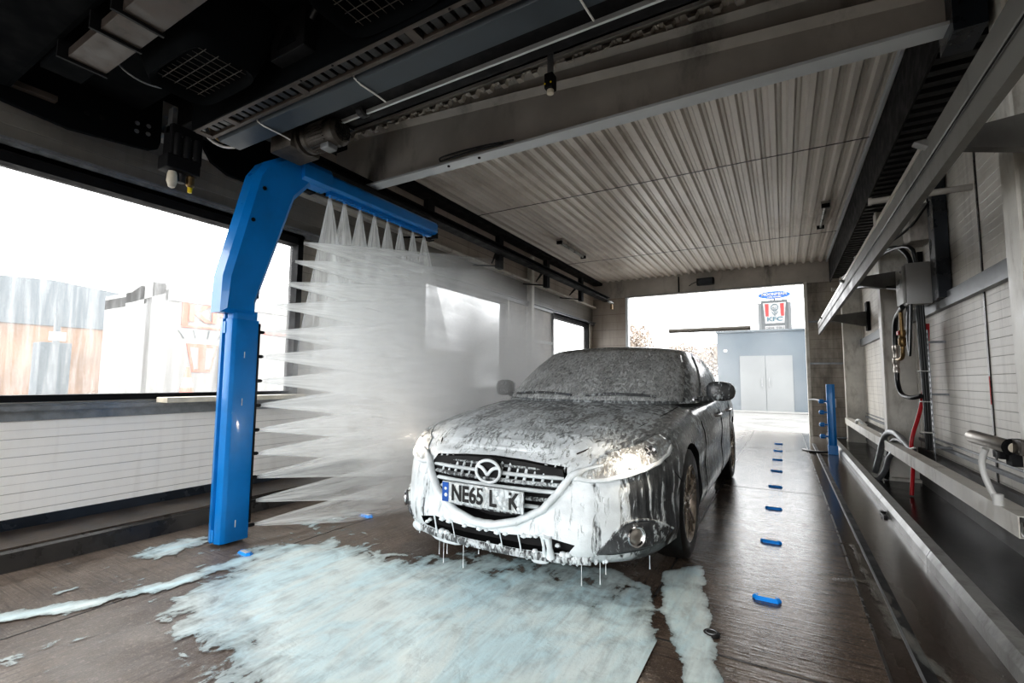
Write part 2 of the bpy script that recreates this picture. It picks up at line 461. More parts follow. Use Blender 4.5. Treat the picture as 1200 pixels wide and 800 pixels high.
# white channel rail at shin height, behind the edging
def rail_c(y0, y1, lab):
    r = MB().prism([(1.0, .33), (1.0, .44), (1.10, .44), (1.10, .435), (1.006, .435), (1.006, .335), (1.10, .335), (1.10, .33)], y0, y1, 'Y').build('channel_rail', M['steel'])
    tag(r, lab, 'rail')
rail_c(3.38, 7.0, 'pale low channel rail between the nearest and middle right columns')
rail_c(7.1, 11.05, 'pale low channel rail between the middle and farthest right columns')
# ---- roof girder across the bay
gd = thing('roof_girder', 'big grey steel girder crossing the bay under the roof with a pale lower flange', 'beam', (0, 3.3, 0))
MB().box(-4.2, .90, .06, .075, 3.09, 3.75).build('web', M['grey_beam'], gd)
MB().box(-4.2, .86, -.0, .13, 3.075, 3.095).build('flange', M['flange'], gd)
MB().box(-4.2, .86, .0, .13, 3.72, 3.75).build('flange', M['grey_beam'], gd)
# raised creases running slantwise along the web
def crease(xa, za, xb, zb, h):
    mb = MB()
    mb.grid([[(xa, .06, za - h), (xb, .06, zb - h)], [(xa, .015, za), (xb, .015, zb)], [(xa, .06, za + h * .3), (xb, .06, zb + h * .3)]])
    mb.build('crease', M['grey_beam'], gd)
crease(-4.0, 3.72, .86, 3.33, .05)
crease(-2.6, 3.74, .86, 3.53, .04)
for x in (-2.62, -2.28): MB().lathe([(.014, -.01), (.014, -.0)], (x, .04, 3.074), (0, 0, 1), 6).build('bolt', M['blacksteel'], gd)
MB().box(.86, 1.0, -.05, .2, 3.0, 3.9).build('end_plate', M['plinth'], gd)
struct(MB().box(XL, XR, YF - .15, YF, 2.8, 3.95).build('wall_front_shade', M['grey_beam']))  # unseen header over the entrance, added to shade the ceiling and gantry

# ================================================================== MACHINES
# ---- travelling gantry
G = thing('wash_gantry', 'dark travelling wash gantry crossing overhead with housings, cable trays and side plate', 'machine', (-2, 1.5, 2.7))
GO = Matrix.Translation((2, -1.5, -2.7))
def gp(name, mb, m, smooth=None, parent=None):
    o = mb.build(name, m, parent or G, smooth)
    o.matrix_parent_inverse = Matrix.Identity(4)
    if parent is None: o.location = (2, -1.5, -2.7)
    return o
# side plate hugging the left wall: rounded lower edge
pl = [(.30, 3.6), (.42, 3.0), (.60, 2.80), (.80, 2.745), (1.10, 2.715), (1.45, 2.755), (1.55, 2.77), (1.60, 2.80), (1.615, 2.86), (1.61, 3.2), (1.9, 3.2), (1.92, 2.95), (1.98, 2.86), (2.12, 2.80), (2.35, 2.80), (2.6, 2.86), (2.6, 3.6)]
sp = gp('side_plate', MB().prism(pl, -4.03, -3.99, 'X', .006), M['darkplastic'])
for yy, zz in ((1.46, 2.93), (1.53, 2.94), (1.46, 2.87), (1.53, 2.88), (1.18, 2.86), (1.26, 2.87)):
    gp('bolt', MB().lathe([(.016, 0), (.014, .008), (0, .01)], (-3.99, yy, zz), (1, 0, 0), 10), M['galv'] if yy > 1.4 else M['blacksteel'], 40, sp)
gp('mount_bracket', MB().box(-3.99, -3.94, .78, 1.02, 2.84, 2.875).box(-3.99, -3.90, .8, .82, 2.84, 2.95), M['wornalu'], None, sp)
# main box beam with rounded housing, dark
gp('main_beam', MB().box(-3.98, 1.2, 1.02, 1.48, 3.02, 3.45, .03), M['darkplastic'])
gp('rear_beam', MB().box(-3.98, 1.2, 1.70, 2.02, 3.00, 3.30, .02), M['blacksteel'])
gp('front_beam', MB().box(-3.98, 1.2, .25, .82, 2.82, 3.3, .03), M['darkplastic'])
# three-step cable duct at top left
dct = gp('cable_duct', MB().box(-3.16, -2.78, .84, 1.00, 2.75, 2.80, .004), M['wornalu'])
gp('duct_section', MB().box(-2.765, -2.55, .84, 1.00, 2.75, 2.80, .004), M['wornalu'], None, dct)
gp('duct_section', MB().box(-2.535, 1.1, .84, 1.00, 2.75, 2.80, .004), M['wornalu'], None, dct)
for x in (-3.17, -2.772, -2.542):
    gp('duct_strap', MB().box(x - .008, x + .008, .80, 1.01, 2.735, 3.0), M['blacksteel'], None, dct)
gp('duct_end', MB().box(-3.5, -3.18, .82, 1.00, 2.80, 2.95, .01), M['darkplastic'], None, dct)
# dryer housings: tapering snouts with rounded outlets and wire grilles
def dryer(x, y, z, sx, lab):
    rows = []
    for zz, wx, wy, r in ((.55, .40, .22, .1), (.35, .42, .24, .1), (.18, .36, .22, .08), (.04, .30, .18, .06), (0, .285, .165, .06), (.02, .26, .14, .05), (.12, .24, .13, .05)):
        ring = []
        for k in range(28):
            a = 2 * PI * k / 28
            c_, s_ = math.cos(a), math.sin(a)
            ring.append((x + wx * math.copysign(abs(c_) ** .45, c_) * sx, y + wy * math.copysign(abs(s_) ** .45, s_), z + zz))
        rows.append(ring)
    mb = MB(); V = mb.grid(rows, closed=True); mb.bm.faces.new(V[0][::-1]); mb.bm.faces.new(V[-1])
    d = gp('dryer_housing', mb, M['darkplastic'], 50)
    g = MB()
    for k in range(9):
        xx = x - .20 * sx + k * .05 * sx
        g.tube([(xx, y - .12, z + .03), (xx, y + .12, z + .03)], .0022, 6)
    for k in range(4): g.tube([(x - .22 * sx, y - .09 + .06 * k, z + .032), (x + .22 * sx, y - .09 + .06 * k, z + .032)], .0022, 6)
    gp('outlet_grille', g, M['motor'], None, d)
    gp('outlet_seam', MB().tube([(x + .3 * sx * math.cos(a) * 1.02, y + .18 * math.sin(a), z + .10) for a in [2 * PI * k / 24 for k in range(25)]], .005, 6), M['plinth'], 50, d)
dryer(-2.66, 1.24, 2.70, 1.0, '')
dryer(-1.45, 1.32, 2.72, 1.0, '')
gp('ring_highlight', MB().tube([(-3.02 + .05 * math.cos(a), 1.15 + .16 * math.cos(a), 2.86 + .13 * math.sin(a)) for a in [PI * .75 + PI * 1.0 * k / 18 for k in range(19)]], .005, 6), M['galv'], 40)  # thin bright half ring standing in for a curved highlight
# slotted energy-chain channel with worn aluminium edges
chn = gp('slotted_channel', MB().box(-3.28, 1.1, 1.50, 1.525, 2.70, 2.76, .003), M['wornalu'])
gp('channel_edge', MB().box(-3.28, 1.1, 1.60, 1.625, 2.70, 2.76, .003), M['wornalu'], None, chn)
for x in (-3.27, -2.95, -2.28, -1.45, -.6, .3):
    gp('cross_tie', MB().box(x - .02, x + .03, 1.52, 1.605, 2.70, 2.71), M['wornalu'], None, chn)
gp('channel_wall', MB().box(-3.28, 1.1, 1.49, 1.50, 2.70, 2.98), M['darkplastic'], None, chn)
lk = MB()
for k in range(64):
    x = -3.18 + k * .066
    lk.box(x, x + .045, 1.53, 1.598, 2.715, 2.735, .004)
gp('energy_chain', lk, M['rubber'], None, chn)
for x in (-2.2, -1.95, -1.2, -.9):
    gp('screw', MB().lathe([(.006, 0), (.006, .004)], (x, 1.512, 2.696), (0, 0, 1), 8), M['blacksteel'], None, chn)
trg = gp('blue_trough', MB().prism([(1.64, 2.74), (1.66, 2.70), (1.80, 2.70), (1.82, 2.74), (1.82, 2.8), (1.64, 2.8)], -3.27, 1.1, 'X'), M['darkblue_tray'])
for x in (-2.82, -1.95, -.7):
    gp('cable_tie', MB().tube([(x, 1.635, 2.75), (x + .01, 1.65, 2.695), (x + .02, 1.80, 2.692), (x + .03, 1.86, 2.68)], .005, 6, smooth_path=1), M['whiteplastic'], 50, trg)
gp('running_bar', MB().box(-3.1, .5, 2.02, 2.035, 2.795, 2.82), M['flange'])
gp('bar_shadow_rail', MB().box(-3.2, .6, 1.90, 2.13, 2.82, 2.90, .005), M['blacksteel'])
gp('hose_loop', MB().tube([(-3.28, 1.55, 2.78), (-3.36, 1.62, 2.73), (-3.34, 1.74, 2.70), (-3.18, 1.80, 2.72)], .009, 8, smooth_path=2), M['whiteplastic'], 60)
gp('hose_loop', MB().tube([(-3.28, 1.58, 2.80), (-3.40, 1.70, 2.76), (-3.30, 1.80, 2.74)], .008, 8, smooth_path=2), M['brass'], 60)
# coiled energy-chain loops and cable box in the open gap
gp('chain_loop', MB().tube([(-2.25, 1.30, 3.1), (-2.2, 1.30, 3.28), (-1.95, 1.32, 3.40), (-1.65, 1.36, 3.36), (-1.55, 1.4, 3.15), (-1.58, 1.42, 2.95)], .05, 8, smooth_path=2, flat=.5), M['rubber'], 50)
gp('hose_loop', MB().tube([(-2.05, 1.45, 2.95), (-1.9, 1.45, 3.1), (-1.72, 1.46, 3.08), (-1.66, 1.46, 2.92), (-1.8, 1.47, 2.85)], .022, 10, smooth_path=2), M['cable'], 60)
wb = gp('control_box', MB().box(-2.34, -2.06, 1.42, 1.50, 2.80, 3.02, .006), M['blacksteel'])
tri = MB().prism([(-2.28, 2.84), (-2.20, 2.96), (-2.12, 2.84)], 1.415, 1.419, 'Y'); gp('warning_triangle', tri, M['darkplastic'], None, wb)
# drive motor above the blue arm
mo = gp('drive_motor', MB().lathe([(.0, 0), (.075, 0), (.095, .02), (.095, .05), (.085, .06), (.085, .24), (.092, .25), (.092, .29), (.07, .31), (0, .31)], (-2.80, 2.00, 2.74), (1, .10, .02), 32), M['motor'], 40)
fn = MB()
for k in range(26):
    a = 2 * PI * k / 26
    cy_, cz_ = math.cos(a), math.sin(a)
    fn.box(-2.73, -2.57, -.002, .002, .082, .096, M=Matrix.Translation((0, 2.012, 2.742)) @ Matrix.Rotation(a, 4, 'X'))
gp('cooling_fins', fn, M['motor'], None, mo)
fc = MB()
for r in (.02, .04, .058): fc.tube([(-2.484, 2.03 + r * math.cos(a), 2.746 + r * math.sin(a)) for a in [2 * PI * k / 20 for k in range(21)]], .003, 6, caps=False)
for k in range(8): fc.tube([(-2.484, 2.03, 2.746), (-2.484, 2.03 + .07 * math.cos(k * PI / 4), 2.746 + .07 * math.sin(k * PI / 4))], .003, 6)
gp('fan_grille', fc, M['blacksteel'], None, mo)
gp('terminal_box', MB().box(-2.62, -2.54, 1.96, 2.04, 2.62, 2.66, .01), M['galv'], None, mo)
gp('gearbox', MB().box(-3.05, -2.82, 1.88, 2.12, 2.66, 2.86, .02).lathe([(.10, 0), (.10, .03)], (-2.83, 2.0, 2.74), (1, 0, 0), 24), M['motor'], 40)
gp('pulley', MB().lathe([(.04, 0), (.05, .01), (.05, .05), (.04, .06)], (-2.32, 2.02, 2.83), (1, 0, 0), 20), M['rubber'], 40)
gp('bearing_bracket', MB().box(-3.2, -2.5, 2.06, 2.14, 2.80, 2.86, .005), M['blacksteel'])
# cluster of valves hanging by the side plate
sn = thing('nozzle_cluster', 'black hanging nozzle block with one cream cap and one yellow-tipped cap, at the gantry side', 'nozzle block', (-3.62, 1.6, 2.5))
def sb(name, mb, m, sm=None): o = mb.build(name, m, sn, sm); return o
sb('bracket', MB().box(-.03, .03, -.09, -.06, .12, .46).box(-.02, .02, -.10, .06, .28, .34), M['galv'])
sb('block', MB().box(-.06, .06, -.10, .10, .10, .34, .012).box(-.07, .07, -.12, .09, .02, .12, .01), M['blacksteel'])
for k in range(3): sb('valve', MB().lathe([(.026, 0), (.026, .14), (.018, .16)], (.05, -.06 + .06 * k, .12), (0, 0, 1), 14), M['rubber'], 40)
for k in range(6): sb('screw', MB().lathe([(.008, 0), (.008, .006)], (.06, -.07 + .028 * k, .14 + .12 * (k % 2)), (1, 0, 0), 8), M['galv'])
sb('cream_cap', MB().lathe([(.0, -.10), (.02, -.09), (.033, -.05), (.03, .0), (.022, .03)], (.0, -.055, .0), (0, 0, 1), 12), M['cream'], 30)
sb('middle_cap', MB().lathe([(.0, -.05), (.025, -.04), (.03, .03)], (.0, .0, .0), (0, 0, 1), 12), M['rubber'], 30)
sb('tipped_cap', MB().lathe([(.012, -.06), (.027, -.04), (.027, .03)], (.0, .06, -.0), (0, 0, 1), 12), M['brass'], 30)
sb('yellow_tip', MB().lathe([(0, -.095), (.014, -.09), (.016, -.055)], (.0, .06, 0), (0, 0, 1), 12), M['yellow'], 30)

# ---- sensor on a bent bracket under the girder
ss_ = thing('hanging_sensor', 'small black sensor with yellow dots hanging from a bent metal bracket overhead', 'sensor', (-1.09, 2.3, 2.85))
MB().box(-.018, .018, -.004, .004, -.02, .14).box(-.018, .018, -.09, .004, .14, .147).build('bracket', M['galv'], ss_)
MB().box(-.026, .026, -.03, .03, -.11, -.02, .008).build('housing', M['blacksteel'], ss_)
MB().lathe([(.02, 0), (.02, -.02), (0, -.022)], (0, -.0, -.11), (0, 0, 1), 16).build('lens', M['cream'], ss_, 40)
for a in (-.018, .018): MB().lathe([(.005, 0), (.005, .004)], (a, -.032, -.085), (0, -1, 0), 8).build('indicator', M['yellow'], ss_)
# cable lying on the girder flange
cb = MB().tube([(-2.68, 3.29, 3.11), (-2.69, 3.28, 3.14), (-2.5, 3.28, 3.145), (-2.2, 3.28, 3.135), (-1.9, 3.29, 3.115)], .008, 8, smooth_path=2).tube([(-2.68, 3.285, 3.105), (-2.3, 3.285, 3.12), (-2.0, 3.285, 3.105)], .007, 8, smooth_path=1).build('loose_cable', M['cable'], None, 60)
tag(cb, 'loose black cable lying on the pale flange of the roof girder', 'cable')

# ---- blue spray arm
A = thing('spray_arm', 'bright blue spray arm with an upright post, slanted neck and overhead boom', 'spray arm', (-3.26, 1.86, 0))
def ap(name, mb, m, sm=None, parent=None):
    o = mb.build(name, m, parent or A, sm)
    if parent is None: o.location = (3.26, -1.86, 0)
    return o
# post: folded section with a recessed groove on the face
sec = [(-3.335, 1.775), (-3.275, 1.755), (-3.268, 1.80), (-3.255, 1.80), (-3.248, 1.762), (-3.195, 1.775), (-3.185, 1.80), (-3.185, 1.955), (-3.335, 1.955)]
post = ap('post', MB().prism(sec, .02, 1.50, 'Z', .004), M['bluepaint'], 30)
ap('rear_guard', MB().box(-3.195, -3.180, 1.953, 1.965, .12, 1.48), M['blacksteel'], None, post)
ap('collar', MB().prism([(x * .9 - .326, y * .9 + .186) for x, y in sec], 1.49, 1.56, 'Z', .004), M['bluepaint'], 30)
for z_ in (1.40, .03): ap('groove_stop', MB().box(-3.28, -3.245, 1.758, 1.80, z_, z_ + .08, .003), M['bluepaint'], None, post)
random.seed(5)
for k in range(4):
    z = random.choice([.05, .10, .16, .9, .95, 1.2, .45]) + random.uniform(-.04, .04)
    ap('paint_chip', MB().box(-3.184, -3.1835, 1.86, 1.866, z, z + random.uniform(.02, .05)), M['foamdrop'] if 'foamdrop' in M else M['white'], None, post)
# neck (slanted, hexagonal fairing)
neck = [(1.695, 1.535), (1.70, 1.78), (1.875, 2.55), (1.94, 2.66), (2.14, 2.80), (2.28, 2.795), (2.36, 2.70), (2.34, 2.64), (2.19, 2.46), (1.93, 1.62), (1.93, 1.535)]
nm = MB()
cyy, czz = 1.98, 2.2
def inset(poly, d):
    r = []
    n_ = len(poly)
    for i in range(n_):
        p0, p1, p2 = Vector(poly[i - 1]), Vector(poly[i]), Vector(poly[(i + 1) % n_])
        a = (p1 - p0).normalized(); b = (p2 - p1).normalized()
        na, nb = Vector((a.y, -a.x)), Vector((b.y, -b.x))
        q = (na + nb); q = q / max(.35, q.length) 
        r.append(tuple(p1 + q * d))
    return r
inn = inset(neck, .035)
if abs(inn[0][0] - cyy) > abs(neck[0][0] - cyy): inn = inset(neck, -.035)
nm.grid([[(x, a, b) for a, b in P_] for x, P_ in ((-3.345, inn), (-3.315, neck), (-3.205, neck), (-3.165, inn))], closed=True)
V0 = [v for v in nm.bm.verts]
n_ = len(neck)
nm.bm.faces.new(V0[:n_][::-1]); nm.bm.faces.new(V0[-n_:])
nk = ap('neck', nm, M['bluepaint'], 30)
for yy, zz in ((1.93, 2.45), (1.86, 2.2), (2.26, 2.70)):
    ap('bolt', MB().lathe([(.014, 0), (.014, .006)], (-3.165, yy, zz), (1, 0, 0), 12), M['blacksteel'], 40, nk)
ap('rear_strip', MB().box(-3.25, -3.20, 1.935, 1.955, 1.66, 2.0), M['blacksteel'], None, nk)
boom = ap('boom', MB().prism([(-3.26, 2.765), (-3.16, 2.765), (-3.14, 2.74), (-3.14, 2.66), (-3.17, 2.64), (-3.26, 2.64)], 2.25, 3.84, 'Y', .006), M['bluepaint'], 30)
ap('boom_root', MB().prism([(-3.28, 2.79), (-3.15, 2.79), (-3.13, 2.75), (-3.13, 2.65), (-3.17, 2.625), (-3.28, 2.625)], 2.22, 2.48, 'Y', .006), M['bluepaint'], 30, boom)
nz_ = MB().box(-3.235, -3.19, 2.50, 3.80, 2.615, 2.642)
for k in range(40): nz_.box(-3.24, -3.185, 2.5 + k * .0325, 2.515 + k * .0325, 2.608, 2.62)
ap('nozzle_rail', nz_, M['bluepaint'], None, boom)
ap('end_cap', MB().box(-3.25, -3.15, 3.84, 3.86, 2.60, 2.70, .004), M['blacksteel'], None, boom)
NOZ_Y = [2.52, 2.67, 2.84, 3.01, 3.18, 3.35, 3.53, 3.70]
for y in NOZ_Y: ap('nozzle', MB().lathe([(.014, .02), (.014, 0), (.008, -.012)], (-3.21, y, 2.605), (0, 0, 1), 10), M['bluepaint'], 40, boom)
NOZ_Z = [.10, .26, .42, .58, .74, .91, 1.08, 1.25, 1.42, 1.62, 1.80, 1.98, 2.14]
for z in NOZ_Z[:9]: ap('nozzle', MB().lathe([(.012, 0), (.012, .03), (.007, .04)], (-3.19, 1.955, z), (.35, 1, 0), 10), M['blacksteel'], 40, post)

# ---- left wall guide rail on brackets
LR = thing('guide_rail', 'long black guide rail carried on brackets along the left wall', 'rail', (-3.75, 6, 3))
def lp(name, mb, m, sm=None, parent=None):
    o = mb.build(name, m, parent or LR, sm)
    if parent is None: o.location = (3.75, -6, -3)
    return o
lp('rail', MB().prism([(-3.74, 3.13), (-3.60, 3.13), (-3.60, 3.115), (-3.66, 3.11), (-3.66, 3.06), (-3.58, 3.05), (-3.58, 3.025), (-3.74, 3.025)], 2.4, 11.0, 'Y'), M['blacksteel'])
lp('rail_lip', MB().box(-3.60, -3.585, 8.6, 11.15, 3.03, 3.05).box(-3.63, -3.57, 10.9, 11.2, 3.0, 3.03), M['flange'])
lp('rail_end', MB().box(-3.62, -3.58, 11.1, 11.2, 2.86, 2.98), M['brass'])
for y in (2.7, 4.42, 6.10, 7.78, 9.5):
    b_ = lp('bracket', MB().box(-3.80, -3.72, y - .06, y + .06, 2.82, 3.33), M['blacksteel'])
    lp('bracket_arm', MB().tube([(-3.76, y, 2.86), (-4.28, y + .05, 2.95)], .012, 8), M['blacksteel'], 40, b_)
    lp('bracket_stay', MB().tube([(-3.76, y, 3.30), (-3.95, y + .25, 3.2), (-4.28, y + .6, 3.10)], .012, 8, radii=[1, 2.4, 1]), M['blacksteel'], 40, b_)

# ---- right running rail
RR = thing('running_rail', 'grey C-section running rail rising overhead along the right wall on cantilever brackets', 'rail', (.65, 5, 2.3))
def rp(name, mb, m, sm=None, parent=None):
    o = mb.build(name, m, parent or RR, sm)
    if parent is None: o.location = (-.65, -5, -2.3)
    return o
rp('rail', MB().prism([(.65, 2.30), (.65, 2.20), (.66, 2.19), (.66, 2.17), (.65, 2.16), (.65, 2.07), (.685, 2.07), (.685, 2.305), (.655, 2.305)], -1.8, 11.3, 'Y'), M['railgrey'])
rp('edge_highlight', MB().box(.645, .665, 3.0, 11.3, 2.285, 2.315), M['alu'])  # bright metal strip standing in for the highlight along the rail edge
rp('dark_seam', MB().box(.6485, .651, -1.8, 11.3, 2.178, 2.186), M['blacksteel'])
for y in (-.6, 2.95, 6.6, 10.2):
    b_ = rp('bracket', MB().prism([(.60, 2.29), (1.30, 2.36), (1.34, 2.36), (1.34, 2.10), (1.25, 2.10), (.66, 2.25)], y - .03, y + .03, 'Y'), M['railgrey'])
    rp('wall_plate', MB().box(1.30, 1.345, y - .10, y + .10, 2.02, 2.52), M['blacksteel'], None, b_)
# black cable chain tray under the ceiling edge
CT = thing('cable_chain_tray', 'black ladder-like cable chain tray below the right ceiling edge', 'cable tray', (1.0, 6, 3.2))
o = MB().box(.885, .90, -1.8, 11.4, 3.14, 3.62).box(1.20, 1.215, -1.8, 11.4, 3.14, 3.24).build('side_wall', M['blacksteel'], CT); o.location = (-1, -6, -3.2)
lad = MB()
for k in range(90):
    y = -1.6 + k * .142
    lad.box(.905, 1.195, y, y + .07, 3.16, 3.20)
o = lad.build('chain_links', M['rubber'], CT); o.location = (-1, -6, -3.2)
for y in (1.5, 4.2, 7.2, 9.8):
    o = MB().box(1.215, 1.34, y - .03, y + .03, 3.14, 3.9).build('hanger', M['blacksteel'], CT); o.location = (-1, -6, -3.2)
for (x0, x1, y, z, lab) in ((.70, 1.30, 4.95, 2.66, 'short pale pipe stub sticking out above the grey running rail'), (.80, 1.3, 9.9, 2.74, 'farther pale pipe stub above the running rail near the exit')):
    o = MB().tube([(x0, y, z), (1.36, y, z)], .026, 14).lathe([(.034, 0), (.034, .02)], (x0 - .01, y, z), (1, 0, 0), 16).build('pipe_stub', M['grey_beam'], None, 40)
    tag(o, lab, 'pipe')

# ---- right wall equipment
jb = thing('junction_box', 'pale grey wall junction box with cables entering its top and underside', 'electrical box', (1.19, 6.12, 2.1))
MB().box(-.10, .10, -.17, .17, -.22, .20, .02).build('box', M['boxgrey'], jb, 40)
MB().box(-.125, -.10, -.15, .15, -.20, .18, .012).build('lid', M['boxgrey'], jb, 40)
MB().lathe([(.012, 0), (.012, .01)], (-.125, -.11, .12), (-1, 0, 0), 10).build('screw', M['galv'], jb)
MB().box(-.128, -.124, -.06, .06, -.03, .06).build('rating_plate', M['galv'], jb)
up = thing('wall_trunking', 'tall dark slate trunking box fixed to the right wall beside the junction box', 'trunking', (1.28, 5.72, 2.4))
MB().box(-.04, .06, -.16, -.06, -.52, 1.2, .006).build('trunk', M['plinth'], up)
MB().box(-.02, .06, -.05, .12, -.52, 1.2, .006).build('trunk', M['plinth'], up)
sj2 = thing('upper_box', 'shadowed grey box with small fittings above the junction box', 'electrical box', (1.25, 6.25, 2.75))
MB().box(-.08, .08, -.16, .16, -.20, .18, .01).build('box', M['grey_beam'], sj2)
for k in range(3): MB().lathe([(.02, 0), (.02, .05)], (-.05, -.1 + .1 * k, .18), (0, 0, 1), 12).build('gland', M['galv'], sj2, 40)
def cable(label, pts, r=.014, m='cable', sp=2, grp=None, cat='cable', name='cable'):
    o = MB().tube(pts, r, 10, smooth_path=sp).build(name, M[m], None, 60)
    tag(o, label, cat, grp); return o
cable('thick black cable sagging from the rail into the top of the junction box', [(.80, 8.2, 2.62), (.95, 7.2, 2.64), (1.10, 6.4, 2.60), (1.17, 6.2, 2.44), (1.18, 6.15, 2.30)], .022)
cable('second black cable curving over and into the junction box top', [(.85, 7.9, 2.56), (1.0, 6.9, 2.60), (1.16, 6.0, 2.52), (1.2, 6.05, 2.30)], .018)
cable('black cable looping down from the trunking to the running rail', [(1.26, 5.7, 2.95), (1.15, 6.2, 2.74), (.95, 6.8, 2.68), (.85, 7.3, 2.70)], .018)
cable('lower black cable looping from the trunking under the upper grey box', [(1.26, 5.75, 2.83), (1.18, 6.1, 2.68), (1.0, 6.6, 2.62), (.85, 7.1, 2.66)], .013)
cable('black hose slanting from the rail down to the junction box side', [(.80, 8.9, 2.50), (.95, 7.7, 2.40), (1.0, 6.75, 2.20), (1.13, 6.27, 2.10)], .02)
bd_ = MB()
for k in range(6):
    dx, dy = .018 * (k % 3), .022 * (k // 3)
    bd_.tube([(1.19 + dx, 6.05 + dy, 1.90), (1.2 + dx, 6.08 + dy * 1.6, 1.5), (1.21 + dx, 6.10 + dy, 1.0), (1.21 + dx, 6.12 + dy, .45)], .014, 8, smooth_path=1)
cbn = tag(bd_.build('cable_bundle', M['cable'], None, 60), 'bundle of black cables dropping from the junction box down the right wall', 'cables')
for k, z in enumerate((.62, .92, 1.22)):
    MB().box(1.17, 1.26, 6.02, 6.16, z, z + .008).build('cable_tie', M['whiteplastic'], cbn)
lo_ = MB()
for k in range(4):
    w_ = .05 + .012 * k
    lo_.tube([(1.12, 6.02 - w_, 1.88), (1.10, 6.02 - w_, 1.55), (1.10, 6.02, 1.38 - .02 * k), (1.10, 6.02 + w_, 1.55), (1.12, 6.02 + w_, 1.88)], .010, 8, smooth_path=2)
tag(lo_.build('cable_coil', M['cable'], None, 60), 'black cables looped in hanging bights just below the junction box', 'cables')
ps = thing('perforated_strut', 'upright perforated metal strut carrying the cables on the right wall', 'strut', (1.24, 5.93, 1))
st = MB().box(-.018, -.014, -.030, .030, -.66, .62)
st.build('strut', M['galv'], ps)
for z_ in (-.5, .0, .5): MB().box(-.014, .115, -.02, .02, z_ - .01, z_ + .01).build('wall_clip', M['galv'], ps)
hol = MB()
for k in range(24): hol.box(-.0195, -.0178, -.012, .012, -.63 + .052 * k, -.605 + .052 * k)
hol.build('slots', M['blacksteel'], ps)
cable('bright red hose running down the right wall to the wet floor', [(1.27, 6.13, 1.70), (1.26, 6.16, 1.3), (1.20, 6.22, .84), (1.11, 6.30, .50), (1.11, 6.2, .32), (1.08, 6.12, .15), (1.06, 6.08, 0.0)], .018, 'redhose', cat='hose', name='red_hose')
# valve pipework
vp = thing('valve_pipework', 'brass valves and fittings on a black hose curving below the junction box', 'valve', (1.07, 6.3, 1.4))
def vv(name, mb, m, sm=40): o = mb.build(name, m, vp, sm); o.location = (-1.07, -6.3, -1.4); return o
vv('black_hose', MB().tube([(1.08, 6.1, 1.88), (1.07, 6.42, 1.80), (1.07, 6.5, 1.62), (1.07, 6.5, 1.5)], .024, 12, smooth_path=2), 'x' and M['cable'], 60)
vv('lower_hose', MB().tube([(1.07, 6.5, 1.22), (1.07, 6.5, 1.10), (1.08, 6.42, .98), (1.12, 6.2, .95), (1.18, 6.08, .98)], .022, 12, smooth_path=2), M['cable'], 60)
vv('coupling', MB().lathe([(.02, 0), (.03, .01), (.03, .05), (.024, .06), (.024, .10), (.032, .11), (.032, .16), (.022, .17), (.022, .24), (.03, .25), (.03, .30), (.02, .31)], (1.07, 6.5, 1.21), (0, 0, 1), 12), M['alu'])
vv('tee_pipe', MB().tube([(1.07, 6.5, 1.36), (1.07, 6.3, 1.35), (1.08, 6.22, 1.37), (1.08, 6.2, 1.45), (1.08, 6.2, 1.86)], .018, 10, smooth_path=1), M['brass'])
vv('tap_body', MB().lathe([(.02, 0), (.036, .02), (.036, .08), (.024, .10), (.034, .13), (.03, .17)], (1.08, 6.2, 1.48), (0, 0, 1), 10), M['brass'])
vv('tap_handle', MB().box(1.04, 1.055, 6.16, 6.24, 1.60, 1.64, .003), M['red'])
# floor hoses
for k, (lab, m, pts, r) in enumerate((
    ('grey hose arching over the low rail beside the middle column down to the floor', 'galv', [(1.12, 6.25, .42), (1.05, 6.7, .58), (1.0, 7.0, .50), (.98, 7.2, .25), (.93, 7.25, .02)], .032),
    ('pale grey hose looping lower in front of the other grey hose', 'galv', [(1.14, 6.2, .34), (1.06, 6.5, .40), (1.0, 6.75, .30), (.98, 6.85, .12), (.92, 6.9, 0.0)], .028),
    ('black hose hanging down between the grey floor hoses', 'cable', [(1.12, 6.4, .45), (1.06, 6.8, .50), (1.02, 6.95, .3), (1.0, 7.0, .0)], .026),
    ('thin white cable strung along the low rail to the red hose', 'whiteplastic', [(1.12, 6.15, .46), (1.02, 6.5, .36), (1.02, 7.2, .48), (1.05, 7.6, .46)], .010))):
    cable(lab, pts, r, m, cat='hose' if 'hose' in lab.split(' in ')[0] else 'cable', name='floor_hose' if k < 3 else 'thin_cable')
MB_ = MB().tube([(1.1, 9.2, .44), (1.02, 9.25, .52), (1.0, 9.4, .50), (1.02, 9.5, .42)], .022, 10, smooth_path=2)
tag(MB_.build('hose_stub', M['whiteplastic'], None, 60), 'short white hose bent over the far low rail near the blue post', 'hose')
# bullet camera
bc = thing('bullet_camera', 'silver cylindrical camera on a black bracket at the nearest right column', 'camera', (1.0, 3.42, .78))
R1 = Matrix.Rotation(math.radians(-12), 4, 'Z')
def cp(name, mb, m, sm=40):
    o = mb.build(name, m, bc, sm); return o
ax = Vector((.10, -.30, -.03)).normalized()
cp('barrel', MB().lathe([(0, -.27), (.030, -.27), (.036, -.26), (.036, .0), (.0, .0)], (.0, -.02, .0), ax, 28), M['alu'])
cp('front_ring', MB().lathe([(.036, 0), (.043, .002), (.043, .02), (.030, .022), (.0, .012)], (.0, -.02, .0), ax, 28), M['blacksteel'])
cp('lens', MB().lathe([(.026, .020), (.024, .026), (0, .028)], (.0, -.02, .0), ax, 20), M['cream'])
cp('bracket', MB().box(-.03, .05, .02, .08, -.07, -.035, .003).box(-.02, .02, .10, .16, -.075, -.035, .003).box(-.01, .06, -.06, .02, -.095, -.03, .004), M['blacksteel'])
cp('clamp', MB().box(.0, .06, -.15, -.03, -.03, .045, .004), M['motor'])
